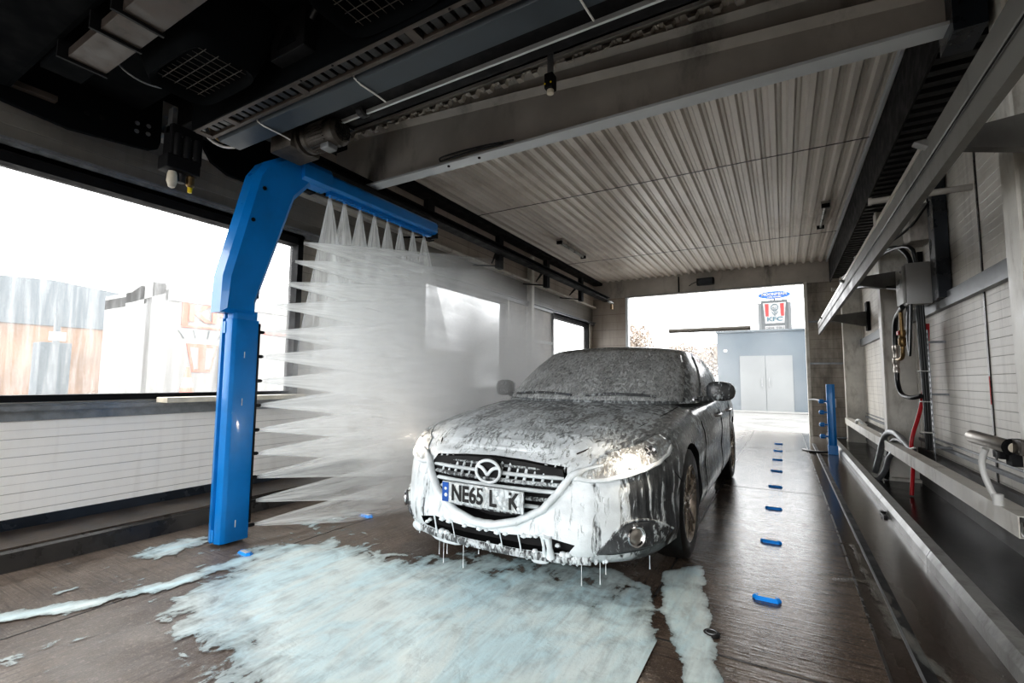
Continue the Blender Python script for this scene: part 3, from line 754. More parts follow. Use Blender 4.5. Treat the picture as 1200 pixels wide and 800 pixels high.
cable('pale grey conduit curving from the bullet camera down to the low rail', [(.97, 3.64, .74), (.955, 3.68, .66), (.97, 3.66, .55), (1.0, 3.62, .45)], .016, 'whiteplastic', cat='conduit', name='conduit')
tag(MB().lathe([(.024, 0), (.024, .06)], (1.0, 3.62, .44), (0, 0, 1), 14).build('conduit_socket', M['whiteplastic'], None, 40), 'white socket at the foot of the camera conduit on the low rail', 'fitting')
cable('thin white wire leaving the open end of the low rail round the nearest column', [(1.05, 3.5, .38), (1.0, 3.35, .35), (1.0, 3.2, .36), (1.1, 3.1, .37)], .005, 'whiteplastic', name='wire')
# blue post with nozzles near the exit
bp2 = thing('blue_nozzle_post', 'short blue post with four small side nozzles standing near the exit', 'post', (.63, 8.86, 0))
MB().prism([(-.055, -.04), (.02, -.05), (.055, -.03), (.055, .05), (-.055, .05)], 0, 1.08, 'Z', .004).build('post', M['bluepaint'], bp2, 30)
MB().box(-.065, .065, -.06, .06, 0, .14, .006).build('foot', M['bluepaint'], bp2)
for z in (.27, .45, .64, .81):
    nzz = MB().lathe([(.014, 0), (.014, .04), (.034, .045), (.034, .10), (.015, .115)], (-.05, 0, z), (-1, 0, .0), 14).build('side_nozzle', M['bluepaint'], bp2, 40)
cable('black hose trailing left from the foot of the blue nozzle post', [(.57, 8.86, .03), (.45, 8.85, .02), (.32, 8.95, .015), (.24, 9.2, .012)], .018, cat='hose', name='trailing_hose')
cable('black cable curving from the end wall to the blue nozzle post', [(.45, 11.6, .74), (.5, 10.4, .80), (.6, 8.95, .78)], .016, name='cable')
sw = tag(MB().box(.80, .92, 11.62, 11.7, .60, .78, .01).build('wall_switch', M['whiteplastic']), 'small white switch box on the grimy end wall behind the blue post', 'switch')
# ---- floor markers
def marker():
    mk = thing('lane_marker', 'x', 'marker')
    H0 = [(-.076, 0), (-.058, -.028), (.058, -.028), (.076, 0), (.058, .028), (-.058, .028)]
    mbm = MB()
    mbm.grid([[(x, y, 0) for x, y in H0], [(x, y, .010) for x, y in H0], [(x * .86, y * .66, .023) for x, y in H0]], closed=True)
    vs_ = [v for v in mbm.bm.verts]
    mbm.bm.faces.new(vs_[-6:]); mbm.bm.faces.new(vs_[:6][::-1])
    mbm.build('marker_body', M['bluemark'], mk)
    MB().box(-.044, .044, -.019, .012, .018, .0245).build('reflector', M['whiteplastic'], mk)
    return mk
names = ['nearest the camera', 'second from the camera', 'third from the camera', 'fourth from the camera', 'fifth from the camera', 'sixth from the camera', 'seventh from the camera', 'eighth from the camera']
mk0 = marker(); first = True
def place_marker(x, y, rz, label, group):
    global first
    if first: r = mk0; first = False
    else:
        r = mk0.copy(); COL.objects.link(r)
        for ch in mk0.children:
            c = ch.copy(); COL.objects.link(c); c.parent = r
    r.location = (x, y, .0); r.rotation_euler = (0, 0, rz); r.scale = (.86, .86, .86); r['label'] = label; r['group'] = group
for k in range(8):
    place_marker(-.11, 2.8 + k * .99 + (.02 if k > 3 else 0), 0, 'blue lane marker on the wet floor right of the car, ' + names[k], 'blue lane markers right of the car')
place_marker(-2.95, 1.80, -.1, 'blue lane marker at the foot of the blue spray arm', 'blue lane markers left of the car')
place_marker(-2.93, 2.77, 0, 'blue lane marker at the edge of the foam by the front left of the car', 'blue lane markers left of the car')
pg = thing('floor_plug', 'small black round floor plug at the edge of the foam stream', 'plug', (-.31, 2.3, 0))
MB().lathe([(.036, 0), (.036, .006), (.030, .012), (0, .010)], (0, 0, 0), (0, 0, 1), 20).build('cap', M['rubber'], pg, 40)
MB().lathe([(.020, .010), (.022, .014), (.024, .010)], (0, 0, 0), (0, 0, 1), 20, caps=False).build('ring', M['galv'], pg, 40)
dc = thing('edging_drain_cap', 'small black cap on the gutter floor against the right metal edging', 'cap', (.69, 5.05, 0))
MB().box(-.014, .014, -.10, .10, 0, .02, .004).build('cap', M['rubber'], dc); MB().lathe([(.02, 0), (.02, .01)], (0, 0, .02), (0, 0, 1), 12).build('knob', M['blacksteel'], dc)
# ---- ledge plank on the left sill
tag(MB().box(-4.22, -4.05, 1.80, 3.0, .905, .945, .004).build('sill_plank', M['cream']), 'pale narrow plank lying on the left window sill behind the blue post', 'plank')
# ---- ceiling batten lights
for (x, y, ln, lab) in ((-3.42, 8.2, 1.2, 'slim batten light on the corrugated ceiling near the left rail'), (.60, 8.3, 1.1, 'slim batten light on the corrugated ceiling near the right edge')):
    bl = thing('batten_light', lab, 'ceiling light', (x, y, 3.62))
    MB().box(-.06, .06, -ln / 2, ln / 2, -.01, .034, .003).build('tray', M['grey_beam'], bl)
    MB().tube([(0, -ln / 2 + .04, -.03), (0, ln / 2 - .04, -.03)], .022, 12).build('tube', M['tubelight'], bl, 40)
    for q in (-ln / 2, ln / 2 - .04): MB().box(-.05, .05, q, q + .04, -.06, .0).build('end_cap', M['blacksteel'], bl)
# floodlight on the lintel
fd = thing('floodlight', 'small black floodlight on the lintel over the exit', 'light', (-1.44, 11.62, 3.42))
MB().box(-.24, .14, -.14, .0, -.08, .08, .02).box(-.09, -.01, -.02, .085, -.03, .03).build('housing', M['blacksteel'], fd)
MB().box(-.20, .10, -.15, -.135, -.06, .06).build('glass', M['plinth'], fd)
MB().tube([(-.24, -.05, .02), (-.36, -.04, -.02), (-.42, -.02, -.06)], .01, 6).build('lead', M['cable'], fd)
tag(MB().box(-2.12, -2.10, 11.66, 11.70, 3.25, 3.62).build('lintel_seam_strip', M['blacksteel']), 'short dark vertical strip on the lintel left of the floodlight', 'strip')
# hanging height bar beyond the exit
hb = thing('height_bar', 'pale hanging height bar on two thin wires outside the exit', 'bar', (-1.7, 13.5, 2.5))
MB().tube([(-1.02, 0, 0), (1.02, 0, .0)], .06, 16).build('bar', M['bargrey'], hb, 40)
for sd, xt in ((-1, -1.45), (1, 1.45)): MB().tube([(sd * .95, 0, .05), (xt, -1.6, .80)], .006, 6).build('wire', M['galv'], hb)

# ================================================================== CAR
CARX, CARY = -1.435, 2.2
OUT = [(0, 0), (.25, .012), (.45, .05), (.62, .12), (.755, .235), (.845, .40), (.893, .62), (.913, .85), (.918, 1.2), (.92, 2.4), (.915, 3.4), (.905, 4.0), (.87, 4.4), (.8, 4.65), (.65, 4.79), (.4, 4.85), (0, 4.87)]
def catmull(P, k=16):
    Q = [(-P[1][0], P[1][1])] + P + [(-P[-2][0], P[-2][1])]
    R = []
    for i in range(1, len(Q) - 2):
        p0, p1, p2, p3 = Q[i - 1], Q[i], Q[i + 1], Q[i + 2]
        for j in range(k):
            t = j / k
            R.append(tuple(.5 * (2 * p1[a] + (p2[a] - p0[a]) * t + (2 * p0[a] - 5 * p1[a] + 4 * p2[a] - p3[a]) * t * t + (3 * p1[a] - p0[a] - 3 * p2[a] + p3[a]) * t ** 3) for a in (0, 1)))
    R.append(P[-1]); return R
_o = catmull(OUT)
_L = [0]
for a, b in zip(_o, _o[1:]): _L.append(_L[-1] + math.hypot(b[0] - a[0], b[1] - a[1]))
ARC = _L[-1]
def outl(s):
    """point and inward normal at arc distance s (metres from the nose centre) on the right half"""
    s = max(0, min(ARC, s))
    lo, hi = 0, len(_L) - 1
    while hi - lo > 1:
        m_ = (lo + hi) // 2
        if _L[m_] <= s: lo = m_
        else: hi = m_
    t = (s - _L[lo]) / (_L[hi] - _L[lo])
    a, b = _o[lo], _o[hi]
    i0, i1 = max(0, lo - 3), min(len(_o) - 1, hi + 3)
    d = (_o[i1][0] - _o[i0][0], _o[i1][1] - _o[i0][1])
    if lo < 3: d = (1, 0.0)
    if hi > len(_o) - 4: d = (-1, 0.0)
    l = math.hypot(*d); n = (-d[1] / l, d[0] / l)
    return (lerp(a[0], b[0], t), lerp(a[1], b[1], t)), n
# shoulder height, bottom height by plan y
ZS = [(0, .70), (.12, .71), (.3, .735), (.6, .79), (1.0, .845), (1.5, .89), (2.2, .915), (3.2, .945), (4.0, .985), (4.6, 1.0), (4.87, .98)]
ZB = [(0, .165), (.5, .16), (.9, .17), (1.4, .19), (3.6, .2), (4.3, .2), (4.87, .26)]
INF = [(0, .10), (.08, .035), (.16, .005), (.30, .0), (.50, .018), (.68, .03), (.80, .05), (.92, .095), (1, .16)]
INS = [(0, .075), (.08, .02), (.2, .0), (.45, .012), (.62, .0), (.75, .006), (.88, .03), (.95, .055), (1, .10)]
INR = [(0, .10), (.15, .02), (.4, .0), (.7, .02), (.9, .05), (1, .11)]
def body(s, v):
    """v 0 bottom .. 1 shoulder; returns point (x>0 half)"""
    (x, y), n = outl(s)
    zb, zs = interp(ZB, y), sinterp(ZS, y)
    wf = 1 - sstep(.55, 1.35, s)
    wr = sstep(ARC - 1.3, ARC - .6, s)
    ins = wf * sinterp(INF, v) + wr * sinterp(INR, v) + (1 - wf - wr) * sinterp(INS, v)
    # haunch over rear wheel and front fender
    return Vector((x + n[0] * ins, y + n[1] * ins, lerp(zb, zs, v)))
def body_sz(s, z):
    (x, y), n = outl(s)
    zb, zs = interp(ZB, y), sinterp(ZS, y)
    return body(s, max(0, min(1, (z - zb) / (zs - zb))))
HC = [(0, .70), (.16, .715), (.22, .755), (.35, .80), (.6, .85), (.9, .892), (1.25, .935), (1.6, .965), (2.4, .98), (3.8, 1.0), (4.2, 1.06), (4.6, 1.07), (4.75, 1.05), (4.87, .98)]
def topz(x, y, w, zs):
    r = min(1, abs(x) / max(w, .05))
    hc = sinterp(HC, y)
    if hc < zs: hc = zs + .0
    z = zs + (hc - zs) * (1 - r ** 3.2)
    # bonnet creases
    if y < 1.6:
        c = abs(x) - lerp(.36, .62, sstep(.15, 1.4, y))
        z += .010 * sstep(-.05, .03, c) * (1 - sstep(.06, .28, c)) * sstep(.1, .35, y)
    return z
def topsurf(s, k):
    """k 0 at shoulder .. 1 at centre line"""
    p = body(s, 1)
    w = p.x
    x = w * (1 - k)
    return Vector((x, p.y, topz(x, p.y, w, p.z)))

def foam_amt(p, side):
    """how much foam sits at a point of the car (local coordinates); side=+1 is the camera's right flank"""
    x, y, z = p
    front = 1 - sstep(.25, .75, y)
    a = .38
    if z > .68:                       # bonnet and glass
        a = lerp(.72, .52, sstep(.1, .9, y))
        if y > 1.3: a = .47
        if x > .72 and z < .93: a = .40
    else:
        a = .80 * front + .50 * (1 - front)
    if x > .62 and y < 1.0 and z < .70:
        a = lerp(a, .40, sstep(.62, .80, x))
    if x > .85 and y < 1.1: a = min(a, .40)
    if y > 1.3 and abs(x) > .8: a = .47
    return a

def add_foam_attr(me, only=None):
    at = me.attributes.new('foam', 'FLOAT', 'POINT')
    av = me.attributes.new('runs', 'FLOAT', 'POINT')
    for i, v in enumerate(me.vertices):
        at.data[i].value = foam_amt(v.co, 1)
        z = v.co.z; y = v.co.y
        av.data[i].value = (1 - sstep(.62, .78, z)) if y < 1.0 else (.7 if z < .93 else .3)

def foam_material(name, base, rough, metal, coat, use_attr=True, amt=.5, runs=0., foam_col=(.80, .85, .87), spec=.5, film=.66):
    m, t = new_mat(name)
    if use_attr:
        A = (t.n('ShaderNodeAttribute', attribute_name='foam'), 'Fac')
        RN = (t.n('ShaderNodeAttribute', attribute_name='runs'), 'Fac')
    else:
        A = (t.n('ShaderNodeValue'), 0); A[0].outputs[0].default_value = amt
        RN = (t.n('ShaderNodeValue'), 0); RN[0].outputs[0].default_value = runs
    blob = t.noise(t.coord((1.5, .55, .7)), 34, 4, .6, .5)
    big = t.noise(t.coord((1.4, .4, .8)), 6, 3, .55, .3)
    strk = t.noise(t.coord((1, 1, .10)), 20, 4, .6, .35)
    bl = t.math('ADD', t.math('MULTIPLY', blob, .62), t.math('MULTIPLY', big, .38))
    sk = t.math('ADD', t.math('MULTIPLY', strk, .75), t.math('MULTIPLY', blob, .25))
    n1 = t.n('ShaderNodeMix', {0: RN, 2: bl, 3: sk}, data_type='FLOAT')
    thr = t.math('SUBTRACT', .72, t.math('MULTIPLY', A, .46))
    d = t.math('SUBTRACT', n1, thr)
    mask = t.step(d, -.015, .05)
    thin = t.math('MULTIPLY', t.step(d, -.22, .10, .06, film), t.math('SUBTRACT', 1.0, t.math('MULTIPLY', RN, .65)))          # thin soap film between the clumps
    fac = t.math('MAXIMUM', mask, thin)
    fine = t.noise(t.coord((1, 1, 1)), 160, 3)
    fc = mixcol_out(t.mixc((t.step(t.noise(t.coord(), 9, 3), .35, .65), 0), tuple(c * .80 for c in foam_col), foam_col))
    col = mixcol_out(t.mixc((fac, 0), base, fc))
    h = t.math('ADD', t.math('MULTIPLY', t.step(d, -.03, .12), 1.0), t.math('MULTIPLY', fine, .12))
    bp = t.n('ShaderNodeBump', {'Height': h, 'Strength': .9, 'Distance': .014})
    rg = t.n('ShaderNodeMapRange', {0: fac, 3: rough, 4: .5})
    mt = t.n('ShaderNodeMapRange', {0: fac, 3: metal, 4: 0})
    b = t.n('ShaderNodeBsdfPrincipled', {'Base Color': col, 'Roughness': rg, 'Metallic': mt, 'Normal': bp, 'Coat Weight': coat, 'Coat Roughness': .08})
    t.out(b)
    return m
M['car'] = foam_material('foam on dark grey metallic paint', (.035, .038, .042), .28, .6, .4)
M['carglass'] = foam_material('foam on dark glass', (.012, .014, .017), .08, 0, .3, False, .50, .1, (.74, .76, .76), film=.95)
M['foam_thick'] = foam_material('thick foam over chrome', (.35, .36, .37), .15, .8, 0, False, .95, .2)
M['foam_mid'] = foam_material('foam on black trim', (.01, .01, .012), .3, 0, .2, False, .54, .3, film=.2)
M['foam_light'] = foam_material('spots of foam on black trim', (.01, .01, .012), .2, 0, .4, False, .38, .3, film=.16)
M['plate'] = foam_material('foam on number plate', (.8, .82, .80), .3, 0, 0, False, .6, .2, (.78, .83, .85))
M['foamdrop'] = mat('foam', (.75, .8, .82), .4, 0, .15, 20, .2)
M['voidblack'] = mat('unlit cavity', (.004, .004, .005), .7)
M['alloy'] = mat('wet alloy wheel', (.5, .44, .38), .25, .8, .3, 14)
M['tyre'] = mat('wet tyre', (.012, .012, .012), .35, 0, .2, 12, .15)
_m, _t = new_mat('headlight lens')
_g = _t.n('ShaderNodeBsdfGlossy', {'Roughness': .12, 'Color': (.9, .9, .9)})
_tr = _t.n('ShaderNodeBsdfTransparent', {'Color': (.95, .95, .95)})
_df = _t.n('ShaderNodeBsdfDiffuse', {'Color': (.72, .76, .78)})
_nz = _t.step(_t.noise(_t.coord((1, 1, .5)), 34, 4, .6, .8), .5, .6)
_mx = _t.n('ShaderNodeMixShader', {0: .12, 1: _tr, 2: _g})
_t.out(_t.n('ShaderNodeMixShader', {0: _t.math('MULTIPLY', _nz, .75), 1: _mx, 2: _df}))
M['lens'] = _m
_m, _t = new_mat('lit bulb')
_t.out(_t.n('ShaderNodeEmission', {'Color': (1, .86, .68), 'Strength': 45}))
M['bulb'] = _m
M['hl_inner'] = foam_material('silvered headlight bowl with foam', (.35, .34, .33), .25, .7, .5, False, .50, .2)

car = thing('car', 'dark grey saloon car covered in white foam with headlights on, in the wash bay', 'car', (CARX, CARY, 0))

def mirror_rows(f, ss, ks):
    """full-width rows right->left for station list ss"""
def build_body():
    NS, NV, NK = 150, 26, 16
    # denser sampling at the nose
    ss = []
    for i in range(NS + 1):
        u = i / NS
        ss.append(ARC * (u * .55 + .45 * u * u * (1.0)) if True else 0)
    sc_ = ARC / ss[-1]; ss = [a * sc_ for a in ss]
    vs = [i / NV for i in range(NV + 1)]
    bm = bmesh.new()
    R = {}; 
    def V(side, i, j):
        # centre columns shared
        if i in (0, NS): key = (0, i, j)
        elif j == NV + NK: key = (0, i, j)
        else: key = (side, i, j)
        if key in R: return R[key]
        if j <= NV: p = body(ss[i], vs[j])
        else: p = topsurf(ss[i], (j - NV) / NK)
        if key[0] == 0 and i in (0, NS): p.x = 0
        if j == NV + NK: p.x = 0
        if i in (0, NS) and j > NV:      # collapse the degenerate strip
            return V(side, i, NV)
        R[key] = bm.verts.new((p.x * side if key[0] else 0, p.y, p.z)); return R[key]
    for side in (1, -1):
        for i in range(NS):
            for j in range(NV + NK):
                q = []
                for w in (V(side, i, j), V(side, i + 1, j), V(side, i + 1, j + 1), V(side, i, j + 1)):
                    if w not in q: q.append(w)
                if len(q) < 3: continue
                if side < 0: q = q[::-1]
                try: bm.faces.new(q)
                except ValueError: pass
    # floor pan
    ring = [V(1, i, 0) for i in range(NS + 1)] + [V(-1, i, 0) for i in range(NS - 1, 0, -1)]
    for i in range(1, NS):
        a, b = V(1, i, 0), V(1, i + 1, 0) if i + 1 < NS else V(1, NS, 0)
        c, d = (V(-1, i + 1, 0) if i + 1 < NS else V(-1, NS, 0)), V(-1, i, 0)
        q = []
        for w in (d, c, b, a):
            if w not in q: q.append(w)
        if len(q) > 2: bm.faces.new(q)
    bm.faces.new((V(1, 0, 0), V(-1, 1, 0), V(1, 1, 0)))
    bmesh.ops.recalc_face_normals(bm, faces=bm.faces)
    me = bpy.data.meshes.new('body'); bm.to_mesh(me); bm.free()
    o = bpy.data.objects.new('body', me); COL.objects.link(o)
    me.materials.append(M['car']); me.materials.append(M['voidblack'])
    return o

GRILLE = [(-.43, .645), (-.445, .60), (-.40, .53), (-.31, .44), (-.19, .375), (-.06, .345), (.06, .345), (.19, .375), (.31, .44), (.40, .53), (.445, .60), (.43, .645), (.2, .665), (0, .672), (-.2, .665)]
INTAKE = [(-.50, .275), (-.46, .225), (-.2, .215), (.2, .215), (.46, .225), (.50, .275), (.36, .305), (.15, .29), (-.15, .29), (-.36, .305)]
WHEELY = (1.02, 3.85)
def cutter(mb):
    o = mb.build('cut', [M['voidblack']]); return o
bo = build_body()
cuts = []
for wy in WHEELY:
    for sd in (1, -1):
        cuts.append(cutter(MB().lathe([(.375, .60), (.375, 1.1)], (0, wy, .33), (sd, 0, 0), 48)))
cuts.append(cutter(MB().prism(GRILLE, -.3, .17, 'Y')))
cuts.append(cutter(MB().prism(INTAKE, -.3, .25, 'Y')))
for c in cuts:
    md = bo.modifiers.new('b', 'BOOLEAN'); md.operation = 'DIFFERENCE'; md.solver = 'EXACT'; md.object = c
    md.material_mode = 'TRANSFER'
dg = bpy.context.evaluated_depsgraph_get(); dg.update()
me2 = bpy.data.meshes.new_from_object(bo.evaluated_get(dg))
bo.modifiers.clear(); bo.data = me2
for c in cuts: bpy.data.objects.remove(c)
me2.shade_smooth(); me2.set_sharp_from_angle(angle=math.radians(38))
add_foam_attr(me2)
bo.name = 'body'; bo.parent = car

# greenhouse -------------------------------------------------------
GH0 = [(0, 1.24), (.35, 1.29), (.62, 1.42), (.77, 1.62), (.835, 1.95), (.85, 2.6), (.845, 3.2), (.80, 3.8), (.68, 4.15), (.35, 4.28), (0, 4.30)]
GH1 = [(0, 2.12), (.32, 2.15), (.54, 2.22), (.62, 2.33), (.645, 2.5), (.65, 2.85), (.64, 3.1), (.61, 3.35), (.52, 3.52), (.3, 3.6), (0, 3.62)]
g0 = catmull(GH0, 14); g1 = catmull(GH1, 14)
NG = len(g0) - 1
def gh(i, u):
    """i index along outline 0..NG (float), u 0 belt .. 1 roof edge"""
    i = max(0, min(NG, i)); a = int(min(NG - 1, i)); t = i - a
    p = (lerp(g0[a][0], g0[a + 1][0], t), lerp(g0[a][1], g0[a + 1][1], t))
    q = (lerp(g1[a][0], g1[a + 1][0], t), lerp(g1[a][1], g1[a + 1][1], t))
    b = .030 * math.sin(PI * u)
    x = lerp(p[0], q[0], u) + b * (1 if p[0] > .3 else p[0] / .3)
    y = lerp(p[1], q[1], u) + (-.05 if i < NG * .45 else .03) * math.sin(PI * u) * (1 - sstep(.55, .85, p[0]))
    zt = 1.385 + .0 * i
    ztc = zt + .03 * (1 - min(1, q[0] / .62) ** 2)
    return Vector((x, y, lerp(.93, ztc, u ** .96)))
def build_gh():
    mb = MB()
    rows = []
    for j in range(15):
        u = j / 14
        r = [gh(i, u) for i in range(NG + 1)]
        rows.append([(p.x, p.y, p.z) for p in r] + [(-p.x, p.y, p.z) for p in r[-2:0:-1]])
    top = rows[-1]
    cy = 2.9
    for k in range(1, 9):
        f = k / 8.5
        rows.append([(x * (1 - f), cy + (y - cy) * (1 - f), z + (1.455 - z) * (1 - (1 - f) ** 2.2)) for x, y, z in top])
    V = mb.grid(rows, closed=True)
    mb.bm.faces.new(V[-1]); mb.bm.faces.new(V[0][::-1])
    o = mb.build('cabin', M['car'], car, 35)
    add_foam_attr(o.data)
build_gh()
def gh_patch(name, m, i0, i1, u0, u1, side=0, off=.006, skew=None, parent=None):
    """window: patch of the cabin surface lifted a little; side 0 = across the centre"""
    NI, NU = 26, 12
    rows = []
    for j in range(NU + 1):
        u = lerp(u0, u1, j / NU); row = []
        for k in range(NI + 1):
            if side == 0:
                t = lerp(-i1, i1, k / NI) if i0 == 0 else lerp(-(NG - i0), NG - i0, k / NI)
                idx = abs(t) if i0 == 0 else NG - abs(t)
                p = gh(idx, u); p.x = math.copysign(p.x, t if t else 1)
            else:
                a, b = (i0, i1) if not skew else (lerp(i0, skew[0], j / NU), lerp(i1, skew[1], j / NU))
                p = gh(lerp(a, b, k / NI), u); p.x *= side
            c = Vector((0, 2.9 if side else p.y * .5 + 2.9 * .5, 1.0))
            n = (p - c).normalized(); n.z += .3; n.normalize()
            row.append(p + n * off)
        rows.append(row)
    mb = MB(); mb.grid(rows)
    o = mb.build(name, m, parent or car, 60, normals=False)
    # thickness by solidify for robustness
    md = o.modifiers.new('s', 'SOLIDIFY'); md.thickness = .008; md.offset = 0
    return o
gh_patch('windscreen', M['carglass'], 0, NG * .285, .04, .95)
gh_patch('rear_window', M['carglass'], NG * .83, NG, .1, .93)
for sd in (1, -1):
    gh_patch('front_side_window', M['carglass'], NG * .40, NG * .545, .10, .90, sd, .006, (NG * .44, NG * .545))
    gh_patch('rear_side_window', M['carglass'], NG * .56, NG * .70, .10, .90, sd, .006, (NG * .56, NG * .66))

# surface patches on the lower body ---------------------------------
def body_n(s, z):
    p = body_sz(s, z); a = body_sz(s + .01, z); b = body_sz(s, z + .01)
    n = (a - p).cross(b - p)
    if n.length < 1e-9: return Vector((0, -1, 0))
    n.normalize()
    (x, y), inn = outl(s)
    if n.x * inn[0] + n.y * inn[1] > 0: n = -n
    return n
def strip(name, m, stations, side=1, off=.004, nu=40, nv=10, parent=None, thick=.006, foam=False, bulge=0.):
    """stations: (s, z_low, z_high) along the flank"""
    rows = []
    for i in range(nu + 1):
        s = lerp(stations[0][0], stations[-1][0], i / nu)
        lo = sinterp([(a, b) for a, b, c in stations], s); hi = sinterp([(a, c) for a, b, c in stations], s)
        row = []
        for j in range(nv + 1):
            z = lerp(lo, hi, j / nv)
            p = body_sz(s, z) + body_n(s, z) * (off + bulge * math.sin(PI * j / nv) * math.sin(PI * min(1, i / nu * 1.0)))
            row.append((p.x * side, p.y, p.z))
        rows.append(row)
    mb = MB(); mb.grid(rows)
    o = mb.build(name, m, parent or car, 50)
    if foam: add_foam_attr(o.data)
    if thick:
        md = o.modifiers.new('s', 'SOLIDIFY'); md.thickness = thick; md.offset = 0
    return o
def surf_path(pts, side=1, off=.004):
    r = []
    for s, z in pts:
        p = body_sz(s, z) + body_n(s, z) * off
        r.append((p.x * side, p.y, p.z))
    return r
HL = [(.50, .600, .622), (.58, .590, .650), (.66, .592, .685), (.76, .608, .722), (.90, .632, .745), (1.02, .655, .765), (1.14, .69, .785), (1.24, .73, .79)]
for sd in (1, -1):
    h = strip('headlight', M['hl_inner'], HL, sd, .002, parent=car)
    l_ = strip('lens', M['lens'], [(a, b + .006, c - .006) for a, b, c in HL[1:-1]], sd, .020, parent=h, thick=0, bulge=.008)
    rim = strip('bezel', M['foam_thick'], [(a, b - .014, b + .006) for a, b, c in HL], sd, .012, nv=3, parent=h, thick=.012)
    p = body_sz(.85, .675) + body_n(.85, .675) * .008; n = body_n(.85, .675)
    p2 = body_sz(1.02, .71) + body_n(1.02, .71) * .008; n2 = body_n(1.02, .71)
    MB().lathe([(0, .0), (.036, .002), (.033, .006), (.0, .008)], (p.x * sd, p.y, p.z), (n.x * sd, n.y, n.z), 24).build('bulb', M['bulb'], h, 40)
    MB().lathe([(.042, 0), (.046, .008), (.042, .012), (.038, .008)], (p.x * sd, p.y, p.z), (n.x * sd, n.y, n.z), 24, caps=False).build('reflector_ring', M['chrome'], h, 40)
    MB().lathe([(.036, 0), (.040, .010), (.036, .012), (.030, .003), (0, .001)], (p2.x * sd, p2.y, p2.z), (n2.x * sd, n2.y, n2.z), 24, caps=False).build('side_reflector', M['chrome'], h, 40)
    hp = bpy.data.lights.new('headlight_glow', 'POINT'); hp.energy = 2.2; hp.color = (1, .85, .68); hp.shadow_soft_size = .03
    hpo = bpy.data.objects.new('headlight_glow', hp); COL.objects.link(hpo); hpo.parent = car
    hpo.location = (sd * (p.x + n.x * .075), p.y + n.y * .075, p.z + n.z * .075)
    # fog lamp housing
    F = [(.62, .235, .25), (.70, .235, .33), (.78, .24, .385), (.90, .245, .385), (1.02, .26, .35), (1.14, .285, .31)]
    fh = strip('fog_lamp_housing', M['foam_light'], F, sd, .003, parent=car)
    p = body_sz(.82, .318) + body_n(.82, .318) * .004; n = body_n(.82, .318)
    MB().lathe([(.045, 0), (.053, .012), (.05, .02), (.042, .016), (.038, .006)], (p.x * sd, p.y, p.z), (n.x * sd, n.y, n.z), 28, caps=False).build('chrome_ring', M['chrome'], fh, 50)
    MB().lathe([(0, .016), (.02, .014), (.038, .006), (.038, 0)], (p.x * sd, p.y, p.z), (n.x * sd, n.y, n.z), 28).build('fog_lamp', M['alu'], fh, 50)
    MB().tube(surf_path([(.62, .236), (.70, .338), (.78, .392), (.90, .392), (1.02, .356), (1.15, .30)], sd, .006), .006, 8, smooth_path=2).build('housing_edge', M['foam_mid'], fh, 60)
    # bumper seam + wheel-arch side panel gaps
    MB().tube(surf_path([(1.10, .70), (1.12, .66), (1.26, .56), (1.34, .52)], sd, .001), .004, 6, smooth_path=1).build('bumper_seam', M['voidblack'], car, 60)
    MB().tube(surf_path([(s_, .195) for s_ in [1.75 + .12 * k for k in range(18)]], sd, .004), .012, 8).build('sill_trim', M['foam_light'], car, 60)
# wing-shaped bright trim round the grille
wp = [(-.60, .655), (-.52, .632), (-.46, .60), (-.42, .535), (-.335, .435), (-.20, .362), (-.07, .330), (0, .325)]
wp = wp + [(-x, z) for x, z in wp[-2::-1]]
def front_pt(x, z, off=0.):
    lo, hi = 0, 1.3
    for _ in range(30):
        m_ = (lo + hi) / 2
        if body_sz(m_, z).x < abs(x): lo = m_
        else: hi = m_
    p = body_sz(lo, z) + body_n(lo, z) * off
    return Vector((math.copysign(p.x, x) if x else 0, p.y, p.z)), lo
def fine(poly, k=6):
    r = []
    for a, b in zip(poly, poly[1:]):
        for j in range(k): r.append((lerp(a[0], b[0], j / k), lerp(a[1], b[1], j / k)))
    return r + [poly[-1]]
MB().tube([front_pt(x, z, .012)[0] for x, z in fine(wp, 4)], .026, 12, flat=.75, radii=[.55, .9, 1, 1, 1, 1.1, 1, 1, 1, .9, .55], up=(0, -1, 0)).build('grille_surround', M['foam_thick'], car, 60)
# grille with foam-laden bars
gr = MB()
gr.prism([(x * .97, .345 + (z - .345) * .97) for x, z in GRILLE], .10, .12, 'Y')
grille = gr.build('grille', M['voidblack'], car)
for k, z in enumerate((.635, .598, .560, .52, .48, .44, .40)):
    w = interp([(.34, .1), (.375, .2), (.44, .32), (.53, .405), (.6, .44), (.645, .43)], z) - .01
    pts = []
    for q in range(21):
        x = lerp(-w, w, q / 20)
        p, _ = front_pt(x, z, -.018); pts.append(p)
    MB().tube(pts, .011 if k else .008, 8, flat=1.6, up=(0, 0, 1)).build('grille_bar', M['foam_thick'] if k % 2 else M['foam_mid'], grille, 60)
for q in range(-8, 9):
    if q == 0: continue
    x = q * .052
    zt = .672; zl = .60
    p1, _ = front_pt(x, zt - .01, -.02); p2, _ = front_pt(x, zl - .05, -.022)
    MB().tube([p1, (p1 + p2) / 2, p2], .005 + .006 * random.random(), 6).build('foam_run', M['foamdrop'], grille, 60)
for x, r_, z0, z1 in ((.37, .020, .205, .31), (.34, .010, .21, .31), (-.22, .004, .20, .305), (.10, .004, .20, .30), (-.36, .006, .21, .31), (.21, .005, .20, .30)):
    a_, _ = front_pt(x, z1, .008); b_, _ = front_pt(x, z0, .014)
    MB().tube([a_, a_.lerp(b_, .5) + Vector((.004, -.004, 0)), b_], r_, 10, radii=[1, .75, 1.2]).build('foam_run', M['foamdrop'], car, 80)
random.seed(21)
